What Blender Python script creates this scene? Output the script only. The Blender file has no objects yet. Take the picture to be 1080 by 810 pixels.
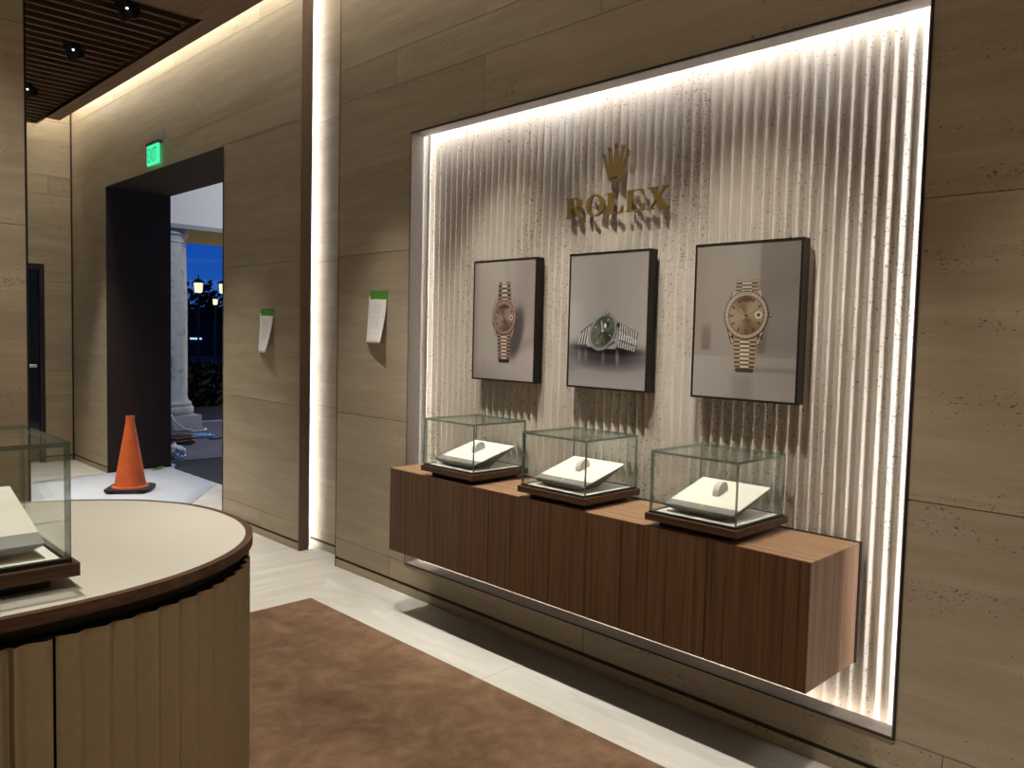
import bpy, bmesh, math, random
import numpy as np
from mathutils import Vector, Matrix, Euler, noise as mnoise
random.seed(7)
C = bpy.context.scene
COL = C.collection
PI = math.pi

# ------------------------------------------------------------------ measures (metres); wall plane at X = W, depth along +Y
W = 2.811            # face of the long right-hand stone wall
FL = 2.960           # crest of the fluted alcove stone
NY0, NY1, NZ0, NZ1 = 0.957, 3.711, 0.190, 2.667     # alcove opening
SY0, SY1 = 4.465, 4.930                              # vertical light slot
DY0, DY1, DZ = 6.125, 8.838, 2.957                   # doorway
BY = 9.97            # back wall
CAB_Y0, CAB_Y1, CAB_X, CAB_Z0, CAB_Z1 = 1.152, 3.512, 2.550, 0.356, 0.804

# ------------------------------------------------------------------ node helpers
def srgb(r, g, b):
    f = lambda c: (c/12.92 if c <= 0.04045 else ((c+0.055)/1.055)**2.4)
    return (f(r/255), f(g/255), f(b/255), 1.0)

class NT:
    def __init__(s, name):
        s.m = bpy.data.materials.new(name); s.m.use_nodes = True
        s.t = s.m.node_tree; s.t.nodes.clear()
        s.out = s.n('ShaderNodeOutputMaterial')
    def n(s, typ, **kw):
        x = s.t.nodes.new(typ)
        for k, v in kw.items():
            if k.startswith('i_'):
                key = k[2:]
                key = int(key) if key.isdigit() else key.replace('_', ' ')
                x.inputs[key].default_value = v
            else: setattr(x, k, v)
        return x
    def l(s, a, b): s.t.links.new(a, b)
    def math(s, op, a, b=None, clamp=False):
        x = s.n('ShaderNodeMath', operation=op, use_clamp=clamp)
        for i, v in enumerate((a, b)):
            if v is None: continue
            if hasattr(v, 'links'): s.l(v, x.inputs[i])
            else: x.inputs[i].default_value = v
        return x.outputs[0]
    def ramp(s, fac, stops, interp='LINEAR'):
        x = s.n('ShaderNodeValToRGB'); x.color_ramp.interpolation = interp
        els = x.color_ramp.elements
        while len(els) < len(stops): els.new(0.5)
        for e, (p, c) in zip(els, stops):
            e.position = p; e.color = c if len(c) == 4 else (*c, 1)
        s.l(fac, x.inputs[0]); return x.outputs[0]
    def mix(s, fac, a, b, blend='MIX'):
        x = s.n('ShaderNodeMix', data_type='RGBA', blend_type=blend)
        for sock, v in ((x.inputs[0], fac), (x.inputs[6], a), (x.inputs[7], b)):
            if hasattr(v, 'links'): s.l(v, sock)
            else: sock.default_value = v
        return x.outputs[2]
    def coords(s, scale, rot=(0, 0, 0), src=None, kind='Object'):
        mp = s.n('ShaderNodeMapping')
        mp.inputs['Scale'].default_value = scale; mp.inputs['Rotation'].default_value = rot
        if src is None: src = s.n('ShaderNodeTexCoord').outputs[kind]
        s.l(src, mp.inputs[0]); return mp.outputs[0]
    def noise(s, vec, scale=1, detail=4, rough=0.55, dist=0):
        x = s.n('ShaderNodeTexNoise', i_Scale=scale, i_Detail=detail, i_Roughness=rough, i_Distortion=dist)
        s.l(vec, x.inputs['Vector']); return x.outputs[0]
    def bsdf(s, color, rough=0.5, metal=0.0, spec=0.5, bump=None, bstr=0.3, bdist=0.01, **kw):
        p = s.n('ShaderNodeBsdfPrincipled')
        for key, v in (('Base Color', color), ('Roughness', rough), ('Metallic', metal), ('Specular IOR Level', spec)):
            if hasattr(v, 'links'): s.l(v, p.inputs[key])
            else: p.inputs[key].default_value = v
        for k, v in kw.items(): p.inputs[k.replace('_', ' ')].default_value = v
        if bump is not None:
            b = s.n('ShaderNodeBump', i_Strength=bstr, i_Distance=bdist)
            s.l(bump, b.inputs['Height']); s.l(b.outputs[0], p.inputs['Normal'])
        s.l(p.outputs[0], s.out.inputs[0]); return s.m

def plain(name, col, rough=0.5, metal=0.0, spec=0.5, grain=0.06, gscale=40):
    t = NT(name)
    v = t.noise(t.coords((1, 1, 1)), gscale, 3)
    c = t.mix(grain, col, t.ramp(v, [(0.3, (0, 0, 0)), (0.7, (1, 1, 1))]), 'OVERLAY')
    return t.bsdf(c, rough, metal, spec)

def emit(name, col, strength):
    t = NT(name)
    e = t.n('ShaderNodeEmission', i_Color=col, i_Strength=strength)
    t.l(e.outputs[0], t.out.inputs[0]); return t.m

def travertine(name, lo, mid, hi, holes=1.0, wall=True, rough=0.55):
    """banded cream stone with small elongated pits; bands lie horizontal"""
    t = NT(name)
    tc = t.n('ShaderNodeTexCoord')
    at = t.n('ShaderNodeAttribute', attribute_name='slab')
    off = t.n('ShaderNodeVectorMath', operation='SCALE'); t.l(at.outputs['Fac'], off.inputs['Scale']); off.inputs[0].default_value = (13.0, 7.0, 29.0)
    ad = t.n('ShaderNodeVectorMath', operation='ADD'); t.l(tc.outputs['Object'], ad.inputs[0]); t.l(off.outputs[0], ad.inputs[1])
    src = ad.outputs[0]
    if wall: s1, s2, s3 = (0.55, 0.55, 5.0), (2.2, 2.2, 26), (1, 1, 2.3)
    else: s1, s2, s3 = (1.2, 1.2, 0.8), (9, 9, 3), (1, 1, 1)
    a = t.noise(t.coords(s1, src=src), 1.0, 6, 0.6, 0.45)
    b = t.noise(t.coords(s2, src=src), 1.0, 5, 0.6, 0.5)
    f = t.math('ADD', t.math('MULTIPLY', a, 0.55), t.math('MULTIPLY', b, 0.45))
    col = t.ramp(f, [(0.37, lo), (0.5, mid), (0.63, hi)])
    tint = t.ramp(at.outputs['Fac'], [(0.0, (0.90, 0.90, 0.91)), (1.0, (1.06, 1.04, 1.0))])
    col = t.mix(1.0, col, tint, 'MULTIPLY')
    p1 = t.noise(t.coords(s3, src=src), 72 if wall else 105, 2, 0.5, 0.4)
    cl = t.noise(t.coords((0.9, 0.9, 5.5) if wall else (1.5, 1.5, 0.6), src=src), 1.3, 3, 0.6, 0.4)
    thr = t.math('SUBTRACT', t.math('MULTIPLY', cl, 0.55 if wall else 0.35), 0.965 if wall else 0.80)      # cluster noise lowers the threshold
    pit = t.math('MULTIPLY', t.math('ADD', p1, thr), 16.0, clamp=True)
    pit = t.math('MULTIPLY', pit, holes, clamp=True)
    dark = t.mix(0.8, col, (0.045, 0.032, 0.02, 1))
    col = t.mix(pit, col, dark)
    h = t.math('SUBTRACT', t.math('MULTIPLY', b, 0.10), pit)
    return t.bsdf(col, rough, 0, 0.35, h, 0.45, 0.006)

def walnut(name, axis, base=(0.108, 0.054, 0.026), dark=(0.042, 0.020, 0.0095), light=(0.155, 0.085, 0.044), rough=0.42):
    t = NT(name)
    sc = {'x': (0.9, 1, 1), 'y': (1, 0.9, 1), 'z': (1, 1, 0.9)}[axis]
    k = [1.0 if a == axis else 60.0 for a in 'xyz']
    k2 = [0.6 if a == axis else 210.0 for a in 'xyz']
    src = t.n('ShaderNodeTexCoord').outputs['Object']
    a = t.noise(t.coords(k, src=src), 1.0, 3, 0.6, 0.35)
    b = t.noise(t.coords(k2, src=src), 1.0, 2, 0.6)
    f = t.math('ADD', t.math('MULTIPLY', a, 0.62), t.math('MULTIPLY', b, 0.38))
    col = t.ramp(f, [(0.34, dark), (0.5, base), (0.66, light)])
    return t.bsdf(col, rough, 0, 0.22, b, 0.05, 0.002)

# ------------------------------------------------------------------ materials
M = {}
M['wall'] = travertine('travertine_wall', (0.305, 0.246, 0.172), (0.350, 0.288, 0.206), (0.400, 0.336, 0.248))
M['flute'] = travertine('travertine_fluted', (0.47, 0.42, 0.355), (0.55, 0.505, 0.44), (0.63, 0.59, 0.53), 0.85, wall=False, rough=0.6)
M['joint'] = plain('dark_joint', (0.03, 0.022, 0.015, 1), 0.8)
M['bronze'] = plain('brown_bronze', (0.16, 0.115, 0.09, 1), 0.5, 0.35, 0.4)
M['bronze_lip'] = plain('alcove_bronze', (0.26, 0.232, 0.215, 1), 0.45, 0.3, 0.4)
M['black_bronze'] = plain('dark_bronze', (0.018, 0.014, 0.013, 1), 0.45, 0.2, 0.4)
M['jamb'] = plain('jamb_dark', (0.036, 0.026, 0.021, 1), 0.6, 0.0, 0.1)
M['black'] = plain('matt_black', (0.006, 0.005, 0.005, 1), 0.6)
M['wal_z'] = walnut('walnut_upright', 'z')
M['wal_y'] = walnut('walnut_lengthwise', 'y', (0.235, 0.138, 0.078), (0.13, 0.072, 0.038), (0.32, 0.20, 0.12))
M['wal_end'] = walnut('walnut_end_panel', 'z', (0.20, 0.118, 0.072), (0.12, 0.066, 0.038), (0.27, 0.17, 0.11))
M['wal_x'] = walnut('walnut_crosswise', 'x', (0.072, 0.036, 0.019), (0.034, 0.016, 0.008), (0.105, 0.058, 0.031))
M['ceil_wood'] = walnut('ceiling_walnut', 'y', (0.19, 0.115, 0.072), (0.125, 0.072, 0.043), (0.25, 0.155, 0.10))
M['slat_wood'] = walnut('slat_walnut', 'x', (0.10, 0.056, 0.034), (0.065, 0.035, 0.02), (0.14, 0.08, 0.05))
M['cream'] = plain('cream_leather', (0.46, 0.435, 0.375, 1), 0.42, 0, 0.4, 0.05, 160)
M['pad'] = plain('ivory_pad', (0.66, 0.635, 0.56, 1), 0.6, 0, 0.3, 0.04, 200)
M['pad_grey'] = plain('grey_band', (0.19, 0.185, 0.18, 1), 0.5, 0.15, 0.4, 0.06, 200)
M['pad_under'] = plain('grey_underside', (0.11, 0.10, 0.088, 1), 0.6, 0, 0.3, 0.06, 200)
M['platform'] = plain('white_platform', (0.74, 0.72, 0.65, 1), 0.55, 0, 0.3, 0.03, 200)
M['cushion'] = plain('pearl_cushion', (0.50, 0.47, 0.43, 1), 0.5, 0, 0.4, 0.05, 200)
M['brass'] = plain('brass_letters', (0.36, 0.25, 0.085, 1), 0.38, 0.75, 0.5, 0.05, 120)
M['gold_print'] = plain('gold_print', (0.55, 0.42, 0.16, 1), 0.35, 0.6)
M['champ'] = plain('champagne_metal', (0.29, 0.232, 0.138, 1), 0.48, 0.45, 0.4, 0.05, 70)
M['frame'] = plain('frame_dark', (0.016, 0.011, 0.008, 1), 0.45, 0.0, 0.25)
M['orange'] = plain('orange_pvc', (0.50, 0.090, 0.018, 1), 0.5, 0, 0.4, 0.16, 9)
M['rubber'] = plain('black_rubber', (0.018, 0.018, 0.02, 1), 0.75, 0, 0.3, 0.2, 30)
M['green'] = plain('green_tape', (0.075, 0.26, 0.022, 1), 0.55, 0, 0.4)
M['led'] = emit('led_cool', (0.97, 0.965, 1.0, 1), 24)
M['led_warm'] = emit('led_sill', (1.0, 0.91, 0.82, 1), 9)
M['led_slot'] = emit('led_slot', (0.97, 0.95, 0.97, 1), 44)
M['cove'] = emit('led_cove', (1.0, 0.91, 0.71, 1), 48)
M['lens'] = emit('housing_glint', (1.0, 0.95, 0.88, 1), 6)  # glow of the added glint bead on the spotlight housings
M['exit_glow'] = emit('exit_green', (0.07, 0.85, 0.38, 1), 1.1)
M['exit_letter'] = emit('exit_letter_green', (0.03, 0.52, 0.22, 1), 1.0)
M['white_paint'] = plain('white_paint', (0.62, 0.60, 0.57, 1), 0.7)
M['conc'] = plain('pale_concrete', (0.36, 0.36, 0.35, 1), 0.8, 0, 0.3, 0.25, 5)

def mat_glass():
    t = NT('clear_glass')
    lw = t.n('ShaderNodeLayerWeight', i_Blend=0.5)
    fr = t.math('ADD', t.math('MULTIPLY', t.math('POWER', lw.outputs['Facing'], 4.5), 0.5), 0.045)
    tr = t.n('ShaderNodeBsdfTransparent', i_Color=(0.985, 0.994, 0.989, 1))
    gl = t.n('ShaderNodeBsdfGlossy', i_Roughness=0.0, i_Color=(0.9, 0.95, 0.92, 1))
    mx = t.n('ShaderNodeMixShader'); t.l(fr, mx.inputs[0]); t.l(tr.outputs[0], mx.inputs[1]); t.l(gl.outputs[0], mx.inputs[2])
    t.l(mx.outputs[0], t.out.inputs[0]); return t.m
M['glass'] = mat_glass()
def mat_edge():
    t = NT('green_glass_edge')
    tr = t.n('ShaderNodeBsdfTransparent', i_Color=(0.40, 0.465, 0.43, 1))
    p = t.n('ShaderNodeBsdfPrincipled'); p.inputs['Base Color'].default_value = (0.175, 0.235, 0.20, 1); p.inputs['Roughness'].default_value = 0.15
    mx = t.n('ShaderNodeMixShader', i_0=0.55); t.l(tr.outputs[0], mx.inputs[1]); t.l(p.outputs[0], mx.inputs[2])
    t.l(mx.outputs[0], t.out.inputs[0]); return t.m
M['edge'] = mat_edge()

def mat_floor():
    t = NT('cream_floor_stone')
    tc = t.n('ShaderNodeTexCoord'); at = t.n('ShaderNodeAttribute', attribute_name='slab')
    # 'slab' > 0.5: veins run across (along X), else along Y
    def veins(k):
        a = t.noise(t.coords((0.55*k[0], 0.55*k[1], 1), src=tc.outputs['Object']), 1.0, 6, 0.62, 1.6)
        b = t.noise(t.coords((2.5*k[0], 2.5*k[1], 1), src=tc.outputs['Object']), 1.0, 5, 0.6, 1.0)
        return t.math('ADD', t.math('MULTIPLY', a, 0.7), t.math('MULTIPLY', b, 0.3))
    vy, vx = veins((7, 1)), veins((1, 7))
    sel = t.math('GREATER_THAN', at.outputs['Fac'], 0.5)
    f = t.math('ADD', t.math('MULTIPLY', vx, sel), t.math('MULTIPLY', vy, t.math('SUBTRACT', 1.0, sel)))
    col = t.ramp(f, [(0.33, (0.40, 0.38, 0.345)), (0.46, (0.475, 0.458, 0.425)), (0.57, (0.525, 0.51, 0.48)), (0.70, (0.60, 0.59, 0.56))])
    return t.bsdf(col, 0.5, 0, 0.2)
M['floor'] = mat_floor()

def mat_carpet():
    t = NT('brown_carpet')
    tc = t.n('ShaderNodeTexCoord').outputs['Object']
    a = t.noise(t.coords((1, 1, 1), src=tc), 4.2, 5, 0.62, 0.7)
    b = t.noise(t.coords((1, 1, 1), src=tc), 420, 2, 0.6)
    c2 = t.noise(t.coords((1, 1, 1), src=tc), 14, 4, 0.6, 0.4)
    f = t.math('ADD', t.math('MULTIPLY', a, 0.55), t.math('ADD', t.math('MULTIPLY', c2, 0.25), t.math('MULTIPLY', b, 0.2)))
    col = t.ramp(f, [(0.36, (0.100, 0.057, 0.033)), (0.5, (0.158, 0.094, 0.055)), (0.64, (0.235, 0.148, 0.091))])
    return t.bsdf(col, 0.95, 0, 0.1, b, 0.6, 0.004, Sheen_Weight=0.08, Sheen_Roughness=0.5)
M['carpet'] = mat_carpet()

def mat_sheet():
    t = NT('white_plastic_sheet')
    tc = t.n('ShaderNodeTexCoord').outputs['Object']
    a = t.noise(t.coords((1, 1, 1), src=tc), 5, 5, 0.6, 0.6)
    return t.bsdf((0.43, 0.46, 0.51, 1), 0.4, 0, 0.4, a, 0.5, 0.02)
M['sheet'] = mat_sheet()

def mat_print():
    t = NT('poster_print')
    at = t.n('ShaderNodeAttribute', attribute_name='Col')
    return t.bsdf(at.outputs['Color'], 0.45, 0, 0.25)
M['print'] = mat_print()

def mat_paper():
    t = NT('typed_paper')
    uv = t.n('ShaderNodeUVMap'); sx = t.n('ShaderNodeSeparateXYZ'); t.l(uv.outputs[0], sx.inputs[0])
    u, v = sx.outputs[0], sx.outputs[1]
    ln = t.math('GREATER_THAN', t.math('FRACT', t.math('MULTIPLY', v, 24.0)), 0.55)
    nz = t.n('ShaderNodeTexNoise', i_Scale=1.0, i_Detail=2.0)
    t.l(t.coords((26, 24, 1), src=uv.outputs[0]), nz.inputs['Vector'])
    ink = t.math('MULTIPLY', ln, t.math('GREATER_THAN', nz.outputs[0], 0.47))
    box = t.math('MULTIPLY', t.math('MULTIPLY', t.math('GREATER_THAN', u, 0.22), t.math('LESS_THAN', u, 0.72)),
                 t.math('MULTIPLY', t.math('GREATER_THAN', v, 0.30), t.math('LESS_THAN', v, 0.86)))
    head = t.math('MULTIPLY', t.math('MULTIPLY', t.math('GREATER_THAN', u, 0.62), t.math('LESS_THAN', u, 0.97)),
                  t.math('MULTIPLY', t.math('GREATER_THAN', v, 0.925), t.math('LESS_THAN', v, 0.945)))
    f = t.math('MAXIMUM', t.math('MULTIPLY', t.math('MULTIPLY', ink, box), 0.4), t.math('MULTIPLY', head, 0.8))
    return t.bsdf(t.mix(f, (0.72, 0.71, 0.70, 1), (0.12, 0.12, 0.12, 1)), 0.7, 0, 0.2)
M['paper'] = mat_paper()

# ------------------------------------------------------------------ mesh helpers
class MB:
    def __init__(s): s.bm = bmesh.new(); s.sl = s.bm.faces.layers.float.new('slab')
    def _fin(s, faces, mi, slab):
        for f in faces: f.material_index = mi; f[s.sl] = slab
    def box(s, x0, x1, y0, y1, z0, z1, mi=0, slab=0.5, bev=0.0, seg=1):
        mat = Matrix.Translation(((x0+x1)/2, (y0+y1)/2, (z0+z1)/2)) @ Matrix.Diagonal((x1-x0, y1-y0, z1-z0, 1))
        r = bmesh.ops.create_cube(s.bm, size=1.0, matrix=mat)
        vs = r['verts']; fs = {f for v in vs for f in v.link_faces}
        s._fin(fs, mi, slab)
        if bev > 0:
            es = list({e for v in vs for e in v.link_edges})
            r2 = bmesh.ops.bevel(s.bm, geom=es, offset=bev, segments=seg, affect='EDGES', profile=0.5)
            s._fin(r2['faces'], mi, slab)
        return vs
    def poly(s, pts, mi=0, slab=0.5):
        f = s.bm.faces.new([s.bm.verts.new(p) for p in pts]); s._fin([f], mi, slab); return f
    def prism(s, pts, z0, z1, mi=0, caps=(True, True), mi_cap=None):
        lo = [s.bm.verts.new((x, y, z0)) for x, y in pts]; hi = [s.bm.verts.new((x, y, z1)) for x, y in pts]
        n = len(pts)
        for i in range(n):
            j = (i+1) % n
            s._fin([s.bm.faces.new((lo[i], lo[j], hi[j], hi[i]))], mi, 0.5)
        if caps[0]: s._fin([s.bm.faces.new(lo[::-1])], mi if mi_cap is None else mi_cap, 0.5)
        if caps[1]: s._fin([s.bm.faces.new(hi)], mi if mi_cap is None else mi_cap, 0.5)
    def lathe(s, prof, seg=32, mi=0, center=(0, 0)):
        rings = []
        for r, z in prof:
            rings.append([s.bm.verts.new((center[0]+r*math.cos(2*PI*k/seg), center[1]+r*math.sin(2*PI*k/seg), z)) for k in range(seg)])
        for a, b in zip(rings, rings[1:]):
            for k in range(seg):
                j = (k+1) % seg
                s._fin([s.bm.faces.new((a[k], a[j], b[j], b[k]))], mi, 0.5)
        s._fin([s.bm.faces.new(rings[0][::-1])], mi, 0.5); s._fin([s.bm.faces.new(rings[-1])], mi, 0.5)
    def tube(s, pts, r, seg=8, mi=0):
        pts = [Vector(p) for p in pts]; rings = []
        for i, p in enumerate(pts):
            d = (pts[min(i+1, len(pts)-1)] - pts[max(i-1, 0)]).normalized()
            u = d.cross(Vector((0, 0, 1)))
            if u.length < 1e-4: u = d.cross(Vector((1, 0, 0)))
            u.normalize(); w = d.cross(u)
            rr = r[i] if isinstance(r, (list, tuple)) else r
            rings.append([s.bm.verts.new(p + rr*(math.cos(2*PI*k/seg)*u + math.sin(2*PI*k/seg)*w)) for k in range(seg)])
        for a, b in zip(rings, rings[1:]):
            for k in range(seg):
                j = (k+1) % seg; s._fin([s.bm.faces.new((a[k], a[j], b[j], b[k]))], mi, 0.5)
        s._fin([s.bm.faces.new(rings[0][::-1])], mi, 0.5); s._fin([s.bm.faces.new(rings[-1])], mi, 0.5)
    def blob(s, c, rad, amp=0.25, sub=3, fr=2.0, mi=0, seed=0):
        r = bmesh.ops.create_icosphere(s.bm, subdivisions=sub, radius=1.0)
        fs = set()
        for v in r['verts']:
            k = 1 + amp*mnoise.noise(v.co*fr + Vector((seed*3.1, seed*1.7, seed)))+amp*0.6*mnoise.noise(v.co*fr*2.7 + Vector((seed, 5, 2)))
            v.co = Vector(c) + Vector((v.co.x*rad[0], v.co.y*rad[1], v.co.z*rad[2]))*k
            fs.update(v.link_faces)
        s._fin(fs, mi, 0.5)
    def xform(s, m): bmesh.ops.transform(s.bm, matrix=m, verts=s.bm.verts)
    def build(s, name, mats, parent=None, smooth=False, kind=None, auto=None):
        bmesh.ops.recalc_face_normals(s.bm, faces=s.bm.faces)
        me = bpy.data.meshes.new(name)
        if smooth:
            for f in s.bm.faces: f.smooth = True
            if auto is not None:
                for e in s.bm.edges:
                    if len(e.link_faces) == 2 and e.calc_face_angle(0) > auto: e.smooth = False
        s.bm.to_mesh(me); s.bm.free()
        for m in (mats if isinstance(mats, (list, tuple)) else [mats]): me.materials.append(m if not isinstance(m, str) else M[m])
        o = bpy.data.objects.new(name, me); COL.objects.link(o)
        if parent: o.parent = parent
        if kind: o['kind'] = kind
        return o

def tag(o, label, cat, group=None):
    o['label'] = label; o['category'] = cat
    if group: o['group'] = group
    return o
def thing(name, label, cat, loc=(0, 0, 0), rot=(0, 0, 0), group=None):
    o = bpy.data.objects.new(name, None); COL.objects.link(o); o.empty_display_size = 0.05
    o.location = loc; o.rotation_euler = rot
    return tag(o, label, cat, group)
def copy_tree(o, parent=None):
    c = o.copy(); COL.objects.link(c)
    if parent is not None: c.parent = parent
    for ch in [x for x in bpy.data.objects if x.parent == o]: copy_tree(ch, c)
    return c
ON_WALL = (PI/2, 0, -PI/2)      # local x = viewer's right, y = up, z = out of the wall

# ------------------------------------------------------------------ stone cladding
G = 0.0016
def slab(b, y0, y1, z0, z1, x=W, t=0.02, gy0=1, gy1=1, gz0=1, gz1=1, v=None, axis='x'):
    v = random.random() if v is None else v
    a0, a1, c0, c1 = y0+G*gy0, y1-G*gy1, z0+G*gz0, z1-G*gz1
    if axis == 'x': b.box(x, x+t, a0, a1, c0, c1, 0, v)
    else: b.box(a0, a1, x, x+t, c0, c1, 0, v)

ROWS = [(0.066, 0.19), (0.19, 1.015), (1.015, 2.012), (2.012, 2.968), (2.968, 3.17), (3.17, 3.768), (3.768, 4.2)]
b = MB()
# part with the doorway
for z0, z1 in ROWS:
    if z1 <= 2.97:
        sp = [5.50] if z1 < 0.2 else []
        ys = [SY1+0.004] + sp + [DY0]
        for a, c in zip(ys, ys[1:]): slab(b, a, c, z0, z1)
        slab(b, DY1, BY-0.012, z0, z1)
    else:
        cuts = {3.768: [5.54, 7.07, 8.6], 3.17: [], 2.968: []}[z0]
        ys = [SY1+0.004] + cuts + [BY-0.012]
        for a, c in zip(ys, ys[1:]): slab(b, a, c, z0 if z0 > 2.97 else DZ, z1)
# plinth stones below the groove
slab(b, SY1+0.004, DY0, 0.0, 0.050); slab(b, DY1, BY-0.012, 0, 0.050)
# part with the alcove
for a, c in zip([-4, -0.73, 0.80, 2.342, 3.871], [-0.73, 0.80, 2.342, 3.871, SY0]): slab(b, a, c, 0.066, 0.19)
slab(b, -4, SY0, 0, 0.050)
for z0, z1 in ROWS[1:3]:
    slab(b, NY1, SY0, z0, z1, gy0=0); slab(b, -1.1, NY0, z0, z1, gy1=0); slab(b, -4, -1.1, z0, z1)
va, vb = 0.35, 0.7
slab(b, NY1, SY0, 2.012, 2.968, gy0=0, v=va); slab(b, 3.105, NY1, NZ1, 2.968, gz0=0, gy1=0, v=va)
slab(b, NY0, 3.105, NZ1, 2.968, gz0=0, gy0=0, v=vb); slab(b, -0.4, NY0, 2.012, 2.968, gy1=0, v=vb); slab(b, -4, -0.4, 2.012, 2.968)
for (z0, z1), cuts in zip(ROWS[4:], ([0.81, 2.341, 3.871], [0.04, 1.57, 3.105], [0.81, 2.341, 3.871])):
    ys = [-4]+cuts+[SY0]
    for a, c in zip(ys, ys[1:]): slab(b, a, c, z0, z1)
# dark backing seen in joints and groove
for (y0, y1, z0, z1) in [(SY1+0.004, DY0, 0, 4.2), (DY1, BY+0.2, 0, 4.2), (DY0, DY1, DZ+0.002, 4.2), (-4, SY0, 0, NZ0), (NY1, SY0, NZ0, 4.2), (-4, NY0, NZ0, 4.2), (NY0, NY1, NZ1, 4.2)]:
    b.box(W+0.006, W+0.022, y0+0.001, y1-0.001, z0, z1, 1)
# masonry behind
b.box(W+0.022, 3.46, 5.02, DY0, 0, 4.5, 2); b.box(W+0.022, 3.46, DY1, BY+0.2, 0, 4.5, 2); b.box(W+0.022, 3.46, DY0, DY1, DZ+0.001, 4.5, 2)
b.build('wall_right', ['wall', 'joint', 'conc'], kind='structure')

# slot back wall
b = MB()
slab(b, SY0-0.02, 5.02, 0.066, 1.015, x=2.95); slab(b, SY0-0.02, 5.02, 1.015, 2.012, x=2.95); slab(b, SY0-0.02, 5.02, 2.012, 2.968, x=2.95); slab(b, SY0-0.02, 5.02, 2.968, 4.2, x=2.95)
slab(b, SY0-0.02, 5.02, 0, 0.050, x=2.95)
b.box(2.956, 3.0, SY0-0.02, 5.02, 0, 4.2, 1)
b.build('wall_slot', ['wall', 'joint'], kind='structure')
b = MB()
b.box(W-0.004, 2.887, SY1-0.004, SY1+0.004, 0, 4.2, 0)
b.build('trim_1', ['bronze'], kind='structure')
b = MB()
b.box(W-0.002, 2.95, SY0-0.004, SY0, 0, 4.2, 0)
b.build('trim_2', ['black_bronze'], kind='structure')
b = MB(); b.box(2.835, 2.884, 4.9355, 4.942, 0.01, 4.15)
o = b.build('led_strip', ['led_slot'])
tag(o, 'tall upright light strip glowing in the slot beside the brown metal edge', 'light strip', 'concealed light strips')

# alcove: bronze lip, fluted stone, pockets
b = MB()
LX = 2.895; t = 0.012
b.box(W-0.003, LX, NY0, NY0+0.004, NZ0, NZ1, 0); b.box(W-0.003, LX, NY1-0.004, NY1, NZ0, NZ1, 0)
b.box(W-0.003, LX, NY0+0.004, NY1-0.004, NZ1-0.004, NZ1, 0); b.box(W-0.003, LX, NY0+0.004, NY1-0.004, NZ0, NZ0+0.004, 0)
# thin dark outer edge
b.box(W-0.004, W+0.03, NY0-0.008, NY0, NZ0-0.008, NZ1+0.008, 1); b.box(W-0.004, W+0.03, NY1, NY1+0.004, NZ0-0.008, NZ1+0.008, 1)
b.box(W-0.004, W+0.03, NY0, NY1, NZ1, NZ1+0.008, 1); b.box(W-0.004, W+0.03, NY0, NY1, NZ0-0.008, NZ0, 1)
b.build('trim_3', ['bronze_lip', 'black_bronze'], kind='structure')
P = 0.07   # pocket depth behind the lip
b = MB()
pitch = 0.0482; amp = 0.024
ys = []; y = NY0-0.05
def prof(u):                      # rounded zig-zag, 0 crest .. 1 valley
    tri = abs(((u % 1.0)*2)-1)
    c_ = 0.5-0.5*math.cos(PI*tri)
    return 0.12*c_+0.88*tri
z0, z1 = NZ0-0.055, NZ1+0.06
N = int((NY1+0.022-(NY0-0.05))/pitch*12)
lo = []; hi = []
for i in range(N+1):
    yy = NY0-0.05 + i*pitch/12
    xx = FL + amp*prof((yy-NY0)/pitch)
    lo.append(b.bm.verts.new((xx, yy, z0))); hi.append(b.bm.verts.new((xx, yy, z1)))
rr = random.Random(3); vals = [rr.random() for _ in range(100)]
for i in range(N):
    f = b.bm.faces.new((lo[i], lo[i+1], hi[i+1], hi[i])); f.material_index = 0; f[b.sl] = vals[(i//12)//4]*0.6+0.2
b.box(FL+amp+0.001, FL+amp+0.03, NY0-P, NY1+P, NZ0-P, NZ1+P, 1)
# pocket returns
b.box(LX-0.04, FL+0.03, NY1+P-0.01, NY1+P, NZ0-P, NZ1+P, 2); b.box(LX-0.02, FL+0.03, NY0-P, NY0-P+0.01, NZ0-P, NZ1+P, 2)
b.box(LX-0.02, FL+0.03, NY0-P, NY1+P, NZ1+P-0.004, NZ1+P, 2); b.box(LX-0.02, FL+0.03, NY0-P, NY1+P, NZ0-P, NZ0-P+0.004, 2)
# back side of the lip pocket
b.box(LX-0.04, LX-0.032, NY1, NY1+P, NZ0-P, NZ1+P, 2); b.box(LX-0.02, LX-0.004, NY0-P, NY0, NZ0-P, NZ1+P, 2)
b.box(LX-0.02, LX-0.004, NY0, NY1, NZ1, NZ1+P, 2); b.box(LX-0.02, LX-0.004, NY0, NY1, NZ0-P, NZ0, 2)
wa = b.build('wall_alcove', ['flute', 'joint', 'flute'], kind='structure')
for lab, dims, mat in [
    ('light strip glowing along the top edge of the fluted alcove', (2.897, 2.922, NY0-0.03, NY1+0.03, NZ1+0.050, NZ1+0.058), 'led'),
    ('light strip hidden under the bottom sill of the fluted alcove', (2.905, 2.935, NY0-0.03, NY1+0.03, NZ0-0.055, NZ0-0.045), 'led_warm'),
    ('light strip down the right-hand edge of the fluted alcove', (2.897, 2.925, NY0-0.056, NY0-0.048, NZ0-0.03, NZ1+0.03), 'led'),
    ('light strip down the left-hand edge of the fluted alcove', (2.897, 2.920, NY1+0.050, NY1+0.056, NZ0-0.03, NZ1+0.03), 'led')]:
    b = MB(); b.box(*dims); tag(b.build('led_strip', [mat]), lab, 'light strip', 'concealed light strips')

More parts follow.
